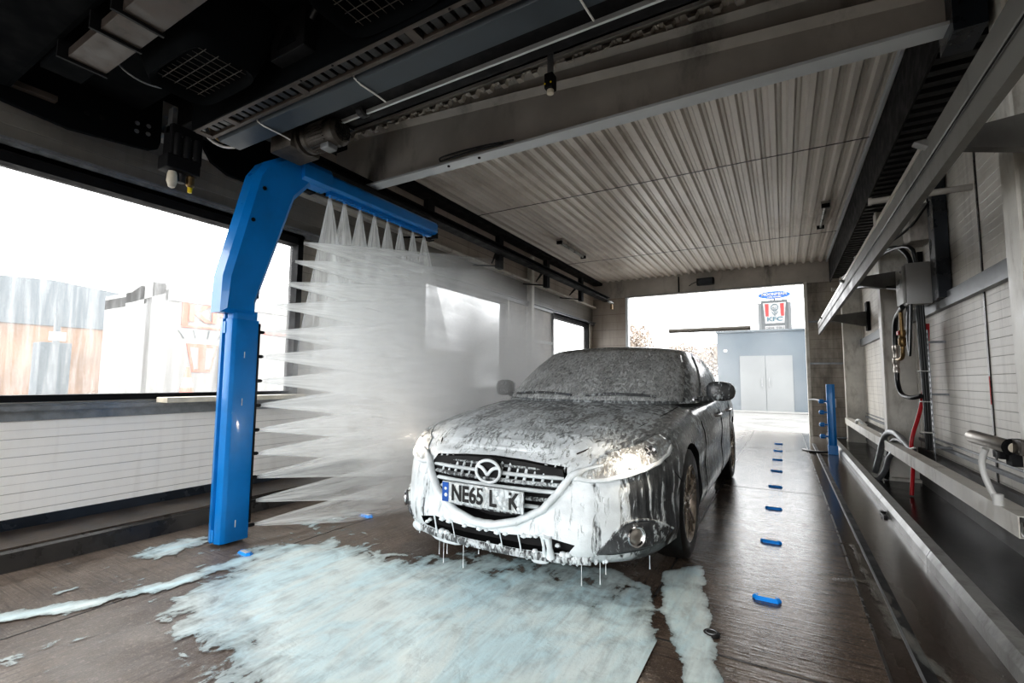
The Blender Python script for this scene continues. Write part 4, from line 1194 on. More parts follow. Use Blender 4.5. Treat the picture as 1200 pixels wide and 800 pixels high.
for k in range(26):
    x = random.uniform(-.44, .46)
    z = interp([(-.46, .24), (-.36, .303), (-.15, .29), (.15, .29), (.36, .303), (.46, .24)], x) if k % 3 else .217
    a_, _ = front_pt(x, z, .0); r_ = random.uniform(.008, .018)
    MB().lathe([(0, -r_), (r_ * 1.3, -r_ * .3), (r_, r_ * .6), (0, r_)], a_, (0, 0, 1), 10).build('foam_clump', M['foamdrop'], car, 80)
# badge
bp_, _ = front_pt(0, .595, .020)
bd = MB()
bd.tube([(.078 * math.cos(a), bp_.y, .595 + .060 * math.sin(a)) for a in [2 * PI * k / 36 for k in range(37)]], .009, 10, caps=False)
badge = bd.build('badge', M['foam_thick'], car, 60)
MB().tube([(-.070, bp_.y, .618), (-.045, bp_.y - .004, .618), (-.018, bp_.y - .006, .600), (0, bp_.y - .006, .572), (.018, bp_.y - .006, .600), (.045, bp_.y - .004, .618), (.070, bp_.y, .618)], .010, 8, smooth_path=2).build('emblem_wings', M['foam_thick'], badge, 60)
MB().lathe([(.078, 0), (.078, .01)], (0, bp_.y + .012, .595), (0, 1, 0), 32).build('badge_backing', M['voidblack'], badge)
# number plate
py = -.032
npl = MB().box(-.262, .262, py - .006, py + .006, .415, .528, .004).build('number_plate', M['plate'], car, 40)
tag(npl, 'white number plate reading NE65 L K with blue band at its left')
npl.rotation_euler = (0, 0, 0)
MB().box(-.258, -.215, py - .0085, py - .006, .419, .524).build('country_band', M['signblue'], npl)
text_mesh('plate_letters', 'NE65', .118, M['black'], npl, (-.088, py - .009, .469), (PI / 2, 0, 0), .001, sx=.80, bold=.0035)
text_mesh('plate_letters', 'L', .118, M['black'], npl, (.078, py - .009, .469), (PI / 2, 0, 0), .001, sx=.82, bold=.0035)
text_mesh('plate_letters', 'K', .118, M['black'], npl, (.205, py - .009, .469), (PI / 2, 0, 0), .001, sx=.82, bold=.0035)
for bx, bz, br in ((-.20, .442, .012), (.0, .50, .012), (.115, .475, .016), (.135, .50, .015), (.125, .455, .013), (.235, .44, .012), (.185, .497, .009), (-.235, .49, .010), (-.232, .455, .012), (.15, .43, .012), (.105, .512, .01)):
    MB().lathe([(0, -.007), (br * .7, -.005), (br, 0)], (bx, py - .007, bz), (0, 1, 0), 12, caps=False).build('foam_blob', M['foamdrop'], npl, 60)
MB().box(-.10, .10, py, .10, .45, .50).build('plate_mount', M['voidblack'], car)
# lower intake and lip
MB().prism([(x * .99, z) for x, z in INTAKE], .12, .13, 'Y').build('lower_intake', M['voidblack'], car)
MB().tube([front_pt(x, .200, .012)[0] for x in [(-.56 + .056 * k) for k in range(21)]], .022, 10, flat=.6, up=(0, 0, 1)).build('front_lip', M['foam_mid'], car, 60)
random.seed(3)
for k in range(46):
    x = random.uniform(-.78, .62)
    if -.35 < x < -.1 and k % 2: continue
    p, _ = front_pt(x, .185, .012)
    r = random.uniform(.007, .020); ln = random.uniform(.5, 1.3)
    MB().lathe([(0, -r * 1.5 * ln), (r * .55, -r * 1.1 * ln), (r, -r * .2), (r * .85, r * .6), (0, r)], (p.x, p.y, p.z + .006), (0, 0, 1), 12).build('foam_clump', M['foamdrop'], car, 80)
for x0, x1, z in ((-.44, -.20, .185), (.26, .35, .19), (-.62, -.52, .2)):
    pts = [front_pt(lerp(x0, x1, q / 6), z, .018)[0] for q in range(7)]
    MB().tube(pts, .026, 12, radii=[.6, .95, 1, 1.05, 1, .9, .6], flat=.8).build('foam_clump', M['foamdrop'], car, 80)
for x, ln in ((-.72, .10), (-.40, .12), (-.36, .16), (-.33, .10), (-.20, .15), (-.09, .05), (.50, .12), (.585, .11), (.61, .06), (.78, .07)):
    p, _ = front_pt(x, .175, .006)
    MB().tube([(p.x, p.y, p.z), (p.x, p.y, p.z - ln * .5), (p.x, p.y, p.z - ln)], .0028, 6, radii=[1, .6, 1.3]).build('foam_drip', M['foamdrop'], car, 80)
# bonnet shut line
def top_at(x, y, off=.0):
    lo, hi = 0, ARC
    for _ in range(30):
        m_ = (lo + hi) / 2
        if body(m_, 1).y < y: lo = m_
        else: hi = m_
    p = body(lo, 1)
    return Vector((x, y, topz(x, y, p.x, p.z) + off))
for sd in (1, -1):
    MB().tube([top_at(sd * x, y, .001) for x, y in ((.46, .20), (.60, .42), (.69, .75), (.735, 1.1), (.75, 1.45))], .004, 6, smooth_path=2).build('bonnet_gap', M['voidblack'], car, 60)
    # wipers at the windscreen base
for x0, x1 in ((-.60, -.02), (.10, .60)):
    pts = []
    for k in range(9):
        x = lerp(x0, x1, k / 8)
        i_ = 0
        for ii in range(NG):
            if g0[ii][0] >= abs(x): i_ = ii; break
        p = gh(i_, .07 + .03 * math.sin(PI * k / 8))
        pts.append((x, p.y - .03, p.z + .02))
    w_ = MB().tube(pts, .009, 6).build('wiper', M['foam_light'], car, 60)
# doors: shut lines as thin gaps, handles, mirrors
def side_gap(y, z0, z1, sd, lean=0.):
    lo, hi = 0, ARC
    pts = []
    for k in range(9):
        z = lerp(z0, z1, k / 8); yy = y + lean * (k / 8)
        lo, hi = .9, ARC - .9
        for _ in range(26):
            m_ = (lo + hi) / 2
            if body_sz(m_, z).y < yy: lo = m_
            else: hi = m_
        p = body_sz(lo, z) + body_n(lo, z) * .0005
        pts.append((p.x * sd, p.y, p.z))
    MB().tube(pts, .0045, 6).build('door_gap', M['voidblack'], car, 60)
for sd in (1, -1):
    side_gap(1.62, .26, .88, sd, -.02); side_gap(2.68, .26, .92, sd, .03); side_gap(3.45, .62, .94, sd, .22)
    for y in (2.45, 3.35):
        s_ = 0
        lo, hi = .9, ARC - .9
        for _ in range(26):
            m_ = (lo + hi) / 2
            if body_sz(m_, .80).y < y: lo = m_
            else: hi = m_
        p = body_sz(lo, .80)
        MB().tube([(sd * (p.x - .01), y - .10, .80), (sd * (p.x + .035), y - .07, .802), (sd * (p.x + .04), y, .806), (sd * (p.x + .035), y + .07, .81), (sd * (p.x - .01), y + .10, .81)], .012, 8, smooth_path=1).build('door_handle', M['chrome'], car, 60)
    # window sill brightwork
    MB().tube([(sd * (gh(NG * f, .05).x + .012), gh(NG * f, .05).y, .958) for f in [.34 + .02 * k for k in range(20)]], .009, 6).build('window_trim', M['chrome'], car, 60)
    # mirror
    mr = MB()
    mrows = []
    for k, (dx, hy, hz) in enumerate(((.0, .030, .035), (.02, .055, .062), (.06, .07, .078), (.12, .068, .078), (.17, .055, .068), (.195, .035, .045), (.205, .01, .015))):
        mrows.append([(sd * (.90 + dx), 1.86 + hy * math.copysign(abs(math.cos(a)) ** .5, math.cos(a)) + dx * .25, 1.03 + hz * math.copysign(abs(math.sin(a)) ** .5, math.sin(a)) - dx * .03) for a in [2 * PI * q / 20 for q in range(20)]])
    V_ = mr.grid(mrows, closed=True); mr.bm.faces.new(V_[0][::-1]); mr.bm.faces.new(V_[-1])
    mo = mr.build('wing_mirror', M['foam_light'], car, 50)
    MB().tube([(sd * .84, 1.80, .96), (sd * .90, 1.83, .965), (sd * .94, 1.86, .985)], .024, 8).build('mirror_arm', M['foam_light'], mo, 60)
    MB().box(min(sd * .92, sd * 1.07), max(sd * .92, sd * 1.07), 1.945, 1.95, .985, 1.075).build('mirror_glass', M['carglass'], mo)
# wheels
def make_wheel(x, y, sd):
    c = (x * sd, y, .335)
    wh = MB().lathe([(.225, -.10), (.30, -.105), (.33, -.09), (.337, -.05), (.337, .05), (.33, .09), (.30, .105), (.235, .10), (.225, .09), (.225, -.10)], c, (sd, 0, 0), 56, caps=False).build('wheel', M['tyre'], car, 40)
    MB().lathe([(.228, -.09), (.205, -.08), (.20, .06), (.215, .088), (.234, .10), (.236, .092)], c, (sd, 0, 0), 56, caps=False).build('rim', M['alloy'], wh, 40)
    MB().lathe([(.21, .0), (.0, .0)], c, (sd, 0, 0), 40, caps=False).build('brake_disc', M['voidblack'], wh)
    sp = MB()
    for k in range(5):
        for dlt in (-.16, .16):
            a = 2 * PI * k / 5 + .3
            b = a + dlt * 1.0
            p0 = Vector((sd * .070, math.cos(a + dlt * .9) * .05, math.sin(a + dlt * .9) * .05))
            p1 = Vector((sd * .080, math.cos(b) * .14, math.sin(b) * .14))
            p2 = Vector((sd * .085, math.cos(b) * .222, math.sin(b) * .222))
            sp.tube([Vector(c) + q for q in (p0, p1, p2)], .016, 8, flat=.9)
    sp.build('spokes', M['alloy'], wh, 50)
    MB().lathe([(.06, .05), (.06, .08), (.03, .09), (0, .09)], c, (sd, 0, 0), 24).build('hub', M['alloy'], wh, 50)
for wy in WHEELY:
    for sd in (1, -1): make_wheel(.80, wy, sd)

# ================================================================== WATER, FOAM, MIST
def seg_d(p, a, b):
    ax, ay = a; bx, by = b; px_, py_ = p
    dx, dy = bx - ax, by - ay
    t = max(0, min(1, ((px_ - ax) * dx + (py_ - ay) * dy) / (dx * dx + dy * dy + 1e-9)))
    return math.hypot(px_ - ax - dx * t, py_ - ay - dy * t)
def poly_sd(p, P_):
    ins = False; d = 1e9
    for i in range(len(P_)):
        a, b = P_[i - 1], P_[i]
        d = min(d, seg_d(p, a, b))
        if (a[1] > p[1]) != (b[1] > p[1]) and p[0] < (b[0] - a[0]) * (p[1] - a[1]) / (b[1] - a[1]) + a[0]: ins = not ins
    return d if ins else -d
def path_sd(p, P_, w):
    return w - min(seg_d(p, a, b) for a, b in zip(P_, P_[1:]))
def foam_floor_material(name, col, alpha=1.0, rough=.3):
    m, t = new_mat(name)
    a = (t.n('ShaderNodeAttribute', attribute_name='foam'), 'Fac')
    c = t.coord((1, 1.0, 1), (0, 0, math.radians(35)))
    n1 = t.noise(t.coord((1, 1, 1), (0, 0, math.radians(-8))), 7, 8, .62, .5)
    n2 = t.noise(t.coord((26, 5, 1), (0, 0, math.radians(28))), 1, 5, .6, .4)
    n3 = t.noise(t.coord((2.2, 1, 1)), 2.0, 4, .6, .8)
    nn = t.math('ADD', t.math('MULTIPLY', n1, .72), t.math('MULTIPLY', n2, .28))
    d = t.math('SUBTRACT', t.math('ADD', a, t.math('MULTIPLY', t.math('SUBTRACT', nn, .5), 2.3)), .5)
    mask = t.step(d, -.02, .10)
    thick = t.step(d, .05, .75)
    cc = mixcol_out(t.mixc((thick, 0), tuple(x * .62 for x in col), col))
    irid = mixcol_out(t.mixc((t.step(n3, .35, .65), 0), (.97, .94, .88), (.74, .93, .98)))
    cc = t.n('ShaderNodeMix', {0: .55, 6: cc, 7: irid}, data_type='RGBA', blend_type='MULTIPLY').outputs[2]
    cc = mixcol_out(t.mixc((t.step(t.noise(t.coord(), 60, 3), .62, .75, 0, .35), 0), cc, (.35, .5, .55)))
    cc = mixcol_out(t.mixc((t.step(n2, .35, .60, .22, 0), 0), cc, tuple(x * .6 for x in col)))
    h = t.math('ADD', t.math('MULTIPLY', thick, .5), t.math('ADD', t.math('MULTIPLY', n2, .6), t.math('MULTIPLY', t.noise(t.coord(), 70, 4), .25)))
    bp = t.n('ShaderNodeBump', {'Height': h, 'Strength': .35, 'Distance': .01})
    b = t.n('ShaderNodeBsdfPrincipled', {'Base Color': cc, 'Roughness': rough, 'Normal': bp})
    al = t.math('MULTIPLY', mask, t.math('MULTIPLY', t.step(d, 0, .35, .72, 1), alpha))
    t.out(t.n('ShaderNodeMixShader', {0: al, 1: t.n('ShaderNodeBsdfTransparent'), 2: b}))
    return m
M['foamfloor'] = foam_floor_material('foam on floor', (.80, .92, .95))
M['milky'] = foam_floor_material('milky runoff', (.55, .53, .50), .42, .2)
def foam_sheet(name, label, fn, x0, x1, y0, y1, st, m, z=.004):
    nx, ny = int((x1 - x0) / st), int((y1 - y0) / st)
    F = {}
    for i in range(nx + 1):
        for j in range(ny + 1):
            F[i, j] = fn((x0 + i * st, y0 + j * st))
    bm = bmesh.new(); V = {}
    def v(i, j):
        if (i, j) not in V:
            V[i, j] = bm.verts.new((x0 + i * st, y0 + j * st, z + .004 * max(0, min(1, F[i, j]))))
        return V[i, j]
    for i in range(nx):
        for j in range(ny):
            if max(F[i, j], F[i + 1, j], F[i, j + 1], F[i + 1, j + 1]) > -.35:
                bm.faces.new((v(i, j), v(i + 1, j), v(i + 1, j + 1), v(i, j + 1)))
    bm.verts.index_update()
    vals = {vv_.index: F[k] for k, vv_ in V.items()}
    me = bpy.data.meshes.new(name); bm.to_mesh(me); bm.free()
    a = me.attributes.new('foam', 'FLOAT', 'POINT')
    for i in range(len(me.vertices)): a.data[i].value = vals[i]
    me.shade_smooth(); me.materials.append(m)
    o = bpy.data.objects.new(name, me); COL.objects.link(o)
    tag(o, label, 'foam', None, 'stuff'); return o
PA = [(-3.03, 1.92), (-2.81, 2.21), (-2.41, 2.3), (-2.02, 2.27), (-1.72, 2.57), (-1.28, 2.65), (-0.89, 2.76), (-0.64, 2.63), (-0.53, 2.2), (-0.37, 1.88), (-0.07, 1.34), (-1.05, 0.76), (-1.79, 1.04), (-2.07, 1.09), (-2.36, 1.14), (-2.66, 1.24), (-2.78, 1.56)]
PB = [(-3.1, 0.62), (-3.09, 0.77), (-2.93, 1.08), (-2.86, 1.35), (-2.87, 1.57), (-2.84, 2.03)]
PC = [(-0.64, 2.89), (-0.46, 3.1), (-0.31, 2.33), (-0.23, 1.97), (-0.09, 1.33), (-0.17, 1.28), (-0.35, 1.9), (-0.54, 2.37)]
PD = ([(0.24, 3.28), (0.38, 3.34), (0.41, 3.14), (0.4, 2.89), (0.42, 2.73), (0.45, 2.56), (0.49, 2.39), (0.52, 2.16)], [(0.37, 4.0), (0.37, 3.23), (0.36, 2.91), (0.41, 2.64)])
PE = [(-3.4, 2.35), (-3.2, 2.75), (-3.16, 3.09), (-2.87, 2.32)]
def fA(p):
    x, y = p
    s_ = poly_sd(p, PA)
    f = .5 + s_ / .48
    if x > -1.2: f = .5 + s_ / .10
    f = min(f, 1.15)
    # thinner film under the car's nose, its colour darkened to deepen the shadow
    f = min(f, lerp(1.15, .72, sstep(1.9, 2.5, y)))
    b = .5 + path_sd(p, PB, .075 + .02 * math.sin(x * 9)) / .12
    e = .42 + poly_sd(p, PE) / .5
    return max(f, min(b, .95), min(.55, e), spot(p))
def spot(p):
    return max(.5 + (.13 - math.hypot((p[0] + 3.45) , (p[1] - 1.62) * .6)) / .22, 0.28 if (p[0] > -3.7 and p[0] < .25 and p[1] < 2.5) else -1)
foam_sheet('floor_foam', 'wide sheet of pale blue-white foam spread over the floor before the car', fA, -4.0, -.5, .45, 3.0, .025, M['foamfloor'])
def fC(p):
    return max(min(.5 + poly_sd(p, PC) / .07, 1.1), -1)
foam_sheet('foam_stream', 'narrow stream of pale blue foam running from the right front wheel towards the camera', fC, -.75, .1, .45, 3.3, .02, M['foamfloor'], .006)
def fD(p):
    return max(min(.5 + path_sd(p, PD[0], .03) / .09, 1.), min(.40 + path_sd(p, PD[1], .020) / .06, 1.), -1)
foam_sheet('milky_runoff', 'thin milky swirl of runoff along the drain slot at the right', fD, .05, .72, 1.6, 4.8, .02, M['milky'], .003)

# ---- spray fans
def jet_material(name, strength, along=5, across=30):
    m, t = new_mat(name)
    uv = t.n('ShaderNodeUVMap', uv_map='UVMap')
    sep = t.n('ShaderNodeSeparateXYZ', {0: uv})
    mp = t.n('ShaderNodeMapping', {'Vector': uv, 'Scale': (across, along, 1)})
    oi = t.n('ShaderNodeObjectInfo')
    mp2 = t.n('ShaderNodeVectorMath', {0: mp, 1: t.n('ShaderNodeCombineXYZ', {0: t.math('MULTIPLY', (oi, 'Random'), 50.), 1: t.math('MULTIPLY', (oi, 'Random'), 91.), 2: 0.})}, operation='ADD')
    n = t.noise(mp2, 1, 5, .65, .6)
    v = (sep, 1)
    fade = t.math('MULTIPLY', t.step(v, .0, .03, .5, 1), t.math('POWER', t.math('SUBTRACT', 1.0, v, clamp=True), 1.1))
    lw = t.n('ShaderNodeLayerWeight', {'Blend': .35})
    edge = t.step((lw, 'Facing'), .35, .95, 1.25, .25)
    a = t.math('MULTIPLY', t.math('MULTIPLY', t.step(n, .22, .80, .22, 1), fade), t.math('MULTIPLY', edge, strength), clamp=True)
    tl = t.n('ShaderNodeBsdfTranslucent', {'Color': (.92, .94, .94)})
    df = t.n('ShaderNodeBsdfDiffuse', {'Color': (.92, .94, .94)})
    mx = t.n('ShaderNodeMixShader', {0: .5, 1: tl, 2: df})
    t.out(t.n('ShaderNodeMixShader', {0: a, 1: t.n('ShaderNodeBsdfTransparent'), 2: mx}))
    return m
M['jet'] = jet_material('falling water', .75, 3, 12)
M['jet2'] = jet_material('side spray', .58, 3, 9)
def fan(name, o, d, wdir, L_, w, th, m, label, group, nu=28, nv=24, curve=0., taper=1.0):
    """flattened cone of water: apex o, direction d, widening along wdir"""
    d = Vector(d).normalized(); wd = Vector(wdir); wd = (wd - d * wd.dot(d)).normalized(); td = d.cross(wd)
    bm = bmesh.new(); uvl = bm.loops.layers.uv.new('UVMap')
    rows = []
    for j in range(nv + 1):
        v = j / nv; r = .012 + w * v ** taper; t_ = .006 + th * v
        rows.append([(bm.verts.new(d * (L_ * v) + wd * r * math.cos(2 * PI * k / nu) + td * t_ * math.sin(2 * PI * k / nu) + Vector((0, 0, curve * v * v))), k / nu, v) for k in range(nu + 1)])
    for A_, B_ in zip(rows, rows[1:]):
        for k in range(nu):
            q = (A_[k], A_[k + 1], B_[k + 1], B_[k])
            f = bm.faces.new([x[0] for x in q])
            for lp_, x in zip(f.loops, q): lp_[uvl].uv = (x[1], x[2])
    me = bpy.data.meshes.new(name); bm.to_mesh(me); bm.free(); me.shade_smooth(); me.materials.append(m)
    ob_ = bpy.data.objects.new(name, me); COL.objects.link(ob_); ob_.location = o
    tag(ob_, label, 'water spray', group)
    return ob_
random.seed(11)
for i, y in enumerate(NOZ_Y):
    last = i == len(NOZ_Y) - 1
    fan('water_jet', (-3.21, y, 2.592), (.02, .01 + (.05 if last else 0), -1), (.25, 1, 0), 1.75, .42 if last else .31, .06, M['jet'],
        'fan of white water falling from the overhead blue boom', 'water fans below the blue boom', taper=.95)
for i, z in enumerate(NOZ_Z):
    fan('side_jet', (-3.185 + .012, 1.99 if z < 1.5 else 2.0 + (z - 1.5) * .42, z), (.36, 1, random.uniform(-.03, .05)), (0, 0, 1), 2.1, .30, .07, M['jet2'],
        'flat fan of water shooting sideways from the upright blue post', 'side water fans from the blue post', curve=-.05)

# ---- mist volumes
def mist(name, label, c, r, dens, seed=0., nscale=1.6, soft=1.0, col=(.95, .97, .98), aniso=.35):
    m, t = new_mat(name + ' volume')
    tc = t.n('ShaderNodeTexCoord')
    p = (tc, 'Object')
    rr = t.n('ShaderNodeVectorMath', {0: p, 1: tuple(1 / q for q in r)}, operation='MULTIPLY')
    ln = t.n('ShaderNodeVectorMath', {0: rr}, operation='LENGTH')
    fall = t.step((ln, 'Value'), .12, 1.0, 1, 0)
    n = t.noise(t.n('ShaderNodeMapping', {'Vector': p, 'Location': (seed, seed * .7, 0), 'Scale': (1, .8, .7)}), nscale, 4, .6, .6)
    dn = t.math('MULTIPLY', t.math('MULTIPLY', fall, t.step(n, .3, .7, .25, 1.5)), dens)
    v = t.n('ShaderNodeVolumePrincipled', {'Color': col, 'Density': dn, 'Anisotropy': aniso})
    t.out(None, v)
    mb = MB(); bmesh.ops.create_icosphere(mb.bm, subdivisions=3, radius=1.0)
    bmesh.ops.scale(mb.bm, vec=Vector(r) , verts=mb.bm.verts)
    o = mb.build(name, m); o.location = c
    tag(o, label, 'mist', None, 'stuff'); return o
mist('spray_mist', 'dense white mist hanging between the blue arm and the left side of the car', (-2.78, 3.9, 1.05), (.95, 2.3, 1.35), 3.4, 0, col=(.99, .995, 1.0), aniso=.3)
mist('exit_haze', 'faint haze drifting outside the exit opening', (-1.4, 15.0, 1.2), (4, 3.1, 2.4), .045, 3, .8)

# ================================================================== OUTSIDE
# --- building opposite the exit
ob = thing('blue_grey_building', 'flat blue-grey building with double doors seen through the exit', 'building', (-.5, 19.7, 0))
MB().box(-1.68, 9, 0, 6, 0, 3.0).build('wall', M['bg_blue'], ob)
MB().box(-1.72, 9, -.04, 6, 2.98, 3.05).build('coping', M['bg_grey'], ob)
for x0, x1 in ((-.90, -.06), (-.04, .81)):
    d = MB().box(x0, x1, -.04, 0, .05, 2.08).build('door', M['bg_door'], ob)
    hx = x1 - .12 if x0 < -.5 else x0 + .10
    MB().box(hx - .02, hx + .02, -.09, -.04, .95, 1.25).build('handle', M['galv'], d)
MB().box(-1.45, -1.33, -.02, 0, 2.25, 2.33).build('vent', M['white'], ob)
MB().box(-1.7, 9, -.3, 0, 0, .05).build('step', M['bg_white'], ob)
# --- signs over its roof
sg = thing('drive_through_sign', 'grey roadside sign box with red-striped white panel lettered KFC above DRIVE THRU', 'sign', (-.32, 32, 0))
MB().box(-.88, .88, .15, .35, 3.6, 5.9).build('rear_frame', M['bg_door'], sg)
MB().box(-.70, .70, -.05, .15, 3.6, 6.02).build('box', M['signgrey'], sg)
MB().prism([(-.60, 5.86), (.60, 5.86), (.50, 4.62), (-.50, 4.62)], -.07, -.05, 'Y').build('panel', M['signwhite'], sg)
for x in (-.40, .40):
    MB().prism([(x - .10, 5.80), (x + .10, 5.80), (x + .09, 5.05), (x - .07, 5.05)], -.085, -.07, 'Y').build('red_stripe', M['red'], sg)
lg = MB()
for pts in ([(-.16, 5.66), (-.05, 5.76), (.10, 5.75), (.19, 5.64), (.18, 5.5), (.12, 5.42), (.02, 5.38), (-.10, 5.42), (-.17, 5.52), (-.16, 5.66)],
            [(-.10, 5.58), (-.03, 5.56)], [(.05, 5.56), (.13, 5.58)], [(-.06, 5.46), (.02, 5.48), (.10, 5.46)],
            [(-.04, 5.36), (.02, 5.22), (.08, 5.36)], [(.02, 5.22), (.0, 5.08), (.05, 5.08)], [(-.14, 5.30), (-.03, 5.14)], [(.17, 5.32), (.07, 5.14)]):
    lg.tube([(x, -.09, z) for x, z in pts], .014, 6)
lg.build('face_outline', M['signdark'], sg)
text_mesh('sign_letters', 'KFC', .34, M['signdark'], sg, (0, -.08, 4.86), (PI / 2, 0, 0), .004, sx=1.35, bold=.01)
MB().box(-.52, .52, -.07, -.05, 4.18, 4.46).build('lower_panel', M['signwhite'], sg)
text_mesh('sign_letters', 'DRIVE THRU', .20, M['signgrey'], sg, (0, -.08, 4.32), (PI / 2, 0, 0), .004, sx=.85, bold=.006)
MB().box(-.15, .15, .0, .3, 0, 3.7).build('pole', M['signgrey'], sg)
ov = thing('oval_sign', 'blue oval sign lettered MOONBEAM CAR WASH in white', 'sign', (-.32, 32.75, 6.46))
MB().prism([(.86 * math.cos(a), .235 * math.sin(a)) for a in [2 * PI * k / 48 for k in range(48)]], 0, .08, 'Y').build('oval', M['signblue'], ov)
MB().tube([(.87 * math.cos(a), -.01, .24 * math.sin(a)) for a in [2 * PI * k / 48 for k in range(49)]], .006, 6).build('border', M['signwhite'], ov)
text_mesh('sign_letters', 'MOONBEAM', .21, M['signwhite'], ov, (0, -.02, .045), (PI / 2, 0, 0), .004, sx=1.12, bold=.012)
text_mesh('sign_letters', 'CAR WASH', .12, M['signwhite'], ov, (0, -.02, -.13), (PI / 2, 0, 0), .004, sx=1.2, bold=.008)
MB().box(-.05, .05, .08, .2, -6.1, .1).build('pole', M['signgrey'], ov)
# --- trees in the haze beyond
def tree(x, y, h, r, label, seed):
    random.seed(seed)
    tr = thing('tree', label, 'tree', (x, y, 0), 'autumn trees beyond the exit')
    tb = MB().tube([(0, 0, 0), (.1, 0, h * .4), (0, 0, h * .75)], .16, 8, radii=[1, .8, .4])
    lf = MB()
    for k in range(9):
        a = random.uniform(0, 2 * PI); rr = r * random.uniform(.3, .9)
        tb.tube([(0, 0, h * random.uniform(.3, .6)), (rr * math.cos(a), rr * math.sin(a), h * random.uniform(.6, .95))], .05, 5)
    tb.build('trunk', M['bark'], tr)
    for k in range(3200):
        a = random.uniform(0, 2 * PI); u = random.uniform(-1, 1); q = r * random.random() ** .45
        p = Vector((q * math.sqrt(1 - u * u) * math.cos(a), q * math.sqrt(1 - u * u) * math.sin(a), h * .66 + u * q * h * .36 / r))
        s_ = random.uniform(.07, .14)
        d1 = Vector((random.gauss(0, 1), random.gauss(0, 1), random.gauss(0, 1))).normalized() * s_
        d2 = d1.cross(Vector((random.gauss(0, 1), random.gauss(0, 1), random.gauss(0, 1)))).normalized() * s_
        lf.quad(p - d1, p + d2, p + d1, p - d2)
    lf.build('foliage', M['leaf'], tr, normals=False)
tree(-12.9, 46, 6.8, 2.2, 'tall thin autumn tree beyond the exit opening, the leftmost one', 1)
tree(-8.2, 46, 4.6, 2.0, 'low hazy autumn tree beyond the exit, middle of the row', 2)
tree(-3.9, 42, 4.4, 2.4, 'rusty autumn tree beside the corner of the blue-grey building', 3)
# --- what the left windows look onto
b1 = thing('brown_building', 'hazy pale brown building with grey upper wall outside the near left window', 'building', (-24, 8, 0))
MB().box(-4, 0, -9, 4.5, 0, 3.0).build('brick_wall', M['bg_brick'], b1)
MB().prism([(-9, 3.0), (-9, 4.3), (-1.5, 4.75), (4.5, 4.25), (4.5, 3.0)], -4, .05, 'X').build('upper_cladding', M['bg_grey'], b1)
MB().box(0, .1, -9, 4.5, 0, .35).build('base_course', M['bg_white'], b1)
bn = thing('grey_kiosk', 'grey slatted bin enclosure with a white notice outside the near left window', 'bin', (-15, 4.25, 0))
MB().box(-.5, 0, -.28, .28, 0, 1.9).build('cabinet', M['bg_grey'], bn)
MB().box(0, .02, -.15, .15, 1.95, 2.15).build('notice', M['white'], bn); MB().box(-.1, 0, -.05, .05, 1.9, 2.6).build('mast', M['bg_grey'], bn)
gt = thing('white_portal', 'white square portal frame standing outside the near left window', 'gateway', (-14, 5.6, 0))
MB().box(-.3, 0, -.32, -.05, 0, 3.4).build('post', M['bg_white'], gt); MB().box(-.3, 0, .12, .42, 0, 3.55).build('post', M['bg_white'], gt)
MB().prism([(-.32, 2.95), (-.32, 3.2), (.05, 3.6), (.42, 3.65), (.42, 3.3)], -.3, 0, 'X').build('top_beam', M['bg_white'], gt)
sf = thing('restaurant_front', 'white restaurant front with pale red KFC lettering and a bucket emblem', 'building', (-14.5, 6.2, 0))
MB().box(-4, 0, .1, 6.6, .3, 3.5).build('wall', M['bg_white'], sf)
MB().box(-4, .04, .1, 6.6, 3.2, 3.62).build('fascia', M['bg_white'], sf)
MB().box(-3.9, -.05, .1, 6.6, 0, .3).build('plinth', M['bg_brick'], sf)
MB().box(0, .03, .45, .62, 2.55, 3.2).box(0, .03, .45, 3.6, 2.50, 2.56).build('red_band', M['bg_red'], sf)
text_mesh('sign_letters', 'KFC', .68, M['bg_red'], sf, (.04, 1.45, 2.9), (PI / 2, 0, PI / 2), .01, sx=1.4, bold=.02)
bk = MB()
bk.prism([(.62, 2.05), (1.46, 2.05), (1.30, 1.25), (.80, 1.25)], 0, .02, 'X')
bo_ = bk.build('bucket_outline', M['bg_red'], sf)
MB().prism([(.70, 1.95), (.93, 1.95), (.95, 1.33), (.84, 1.33)], .02, .03, 'X').prism([(1.14, 1.95), (1.38, 1.95), (1.26, 1.33), (1.13, 1.33)], .02, .03, 'X').build('bucket_stripe', M['bg_white'], bo_)
for a in (-.5, -.2, .12, .4): MB().tube([(.02, 1.04 + a, 2.16 + .06 * (1 - abs(a))), (.02, 1.04 + a * 1.3, 2.36 + .1 * (1 - abs(a)))], .014, 5).build('ray_mark', M['bg_grey'], bo_)
mb_ = thing('menu_board', 'grey framed menu board with a red panel against the white restaurant front', 'menu board', (-14.4, 7.95, 0))
MB().box(0, .12, -.28, .28, .85, 2.1).build('frame', M['signgrey'], mb_); MB().box(.12, .13, -.2, .2, 1.7, 1.95).build('red_panel', M['bg_red'], mb_); MB().box(.12, .13, -.2, .2, 1.0, 1.6).build('white_panel', M['white'], mb_)
tc_ = thing('traffic_cone', 'red and white traffic cone outside, in front of the restaurant', 'cone', (-12.6, 6.0, .0))
MB().lathe([(.17, .60), (.13, .85)], (0, 0, 0), (0, 0, 1), 16, caps=False).build('red_band', M['bg_red'], tc_); MB().lathe([(.13, .85), (.08, 1.1)], (0, 0, 0), (0, 0, 1), 16, caps=False).build('white_band', M['bg_white'], tc_)
MB().lathe([(.08, 1.1), (.04, 1.35), (0, 1.36)], (0, 0, 0), (0, 0, 1), 16, caps=False).build('red_tip', M['bg_red'], tc_); MB().box(-.2, .2, -.2, .2, .55, .60).build('base', M['signgrey'], tc_)
MB().box(-.5, .5, -.5, 4, 0, .55).build('wall_base', M['bg_brick'], tc_)
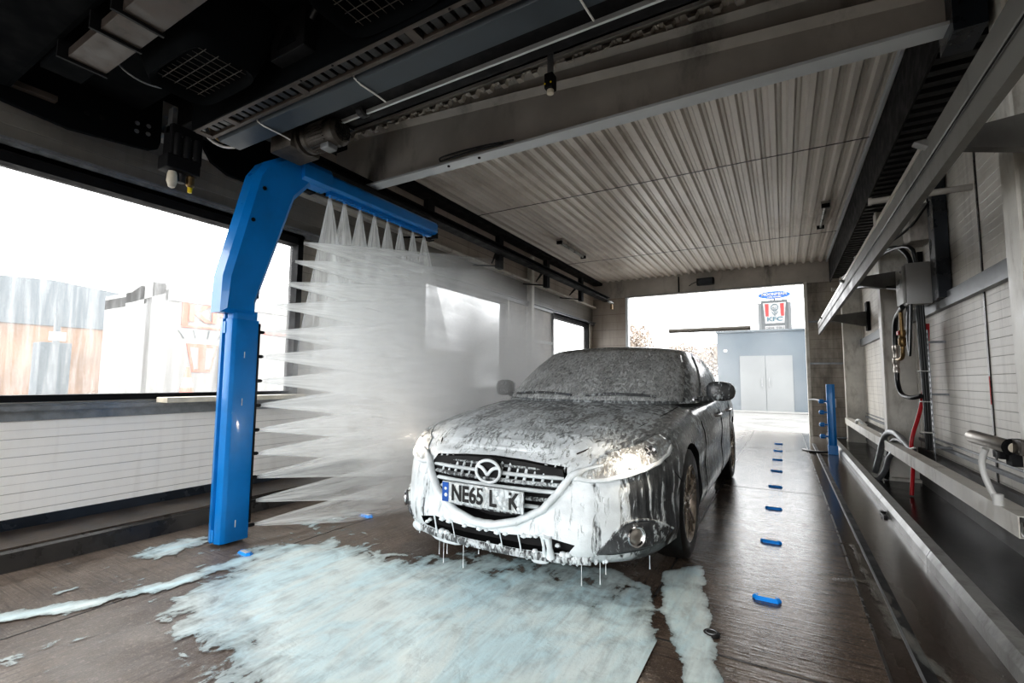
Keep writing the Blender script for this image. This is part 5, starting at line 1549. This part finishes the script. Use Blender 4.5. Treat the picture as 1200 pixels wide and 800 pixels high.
b2 = thing('far_white_building', 'washed-out white building with upright pillars outside the middle left window', 'building', (-22, 18, 0))
MB().box(-4, 0, -5, 14, 0, 3.3).build('wall', M['bg_white'], b2)
MB().box(0, .2, -5, 14, 3.0, 3.15).build('gutter', M['bg_brick'], b2)
for k in range(9): MB().box(.05, .25, -4.5 + 2 * k, -4.1 + 2 * k, 0, 3).build('pillar', M['bg_grey'] if k % 3 == 1 else M['white'], b2)
# the wash bay beyond the camera is closed off by nothing: open entrance behind

# ================================================================== LIGHT
w = bpy.data.worlds.new('overcast sky'); S.world = w; w.use_nodes = True
t = NT(w)
tc = t.n('ShaderNodeTexCoord')
sep = t.n('ShaderNodeSeparateXYZ', {0: (tc, 'Generated')})
gz = t.step(sep.outputs[2], -.1, .6)
cc = mixcol_out(t.mixc((gz, 0), (.95, .97, 1.0), (1.0, .99, .97)))
bg = t.n('ShaderNodeBackground', {'Color': cc, 'Strength': 3.8})
o_ = t.n('ShaderNodeOutputWorld'); t.t.links.new(bg.outputs[0], o_.inputs['Surface'])
def portal(loc, rot, sx, sy):
    l = bpy.data.lights.new('window_light', 'AREA'); l.shape = 'RECTANGLE'; l.size = sx; l.size_y = sy
    l.cycles.is_portal = True
    o = bpy.data.objects.new('window_light', l); COL.objects.link(o); o.location = loc; o.rotation_euler = rot
# portal() rotations: emission along local -Z
portal((XL - .16, 1.3, 1.73), (0, -PI / 2, 0), 1.6, 3.6)
portal((XL - .16, 6.1, 1.73), (0, -PI / 2, 0), 1.6, 2.4)
portal((XL - .16, 10.2, 1.73), (0, -PI / 2, 0), 1.6, 2.2)
portal((-1.5, YB + .3, 1.6), (-PI / 2, 0, 0), 4.0, 3.3)
portal((-1.5, YF - .3, 1.95), (PI / 2, 0, 0), 6.2, 3.9)

S.view_settings.view_transform = 'Standard'
S.view_settings.look = 'Medium High Contrast'
S.view_settings.exposure = 0.42
S.render.film_transparent = False
S.cycles.max_bounces = 9
S.cycles.diffuse_bounces = 4
S.cycles.transparent_max_bounces = 24
S.cycles.volume_bounces = 5
S.cycles.caustics_reflective = False; S.cycles.caustics_refractive = False
S.cycles.sample_clamp_indirect = 6
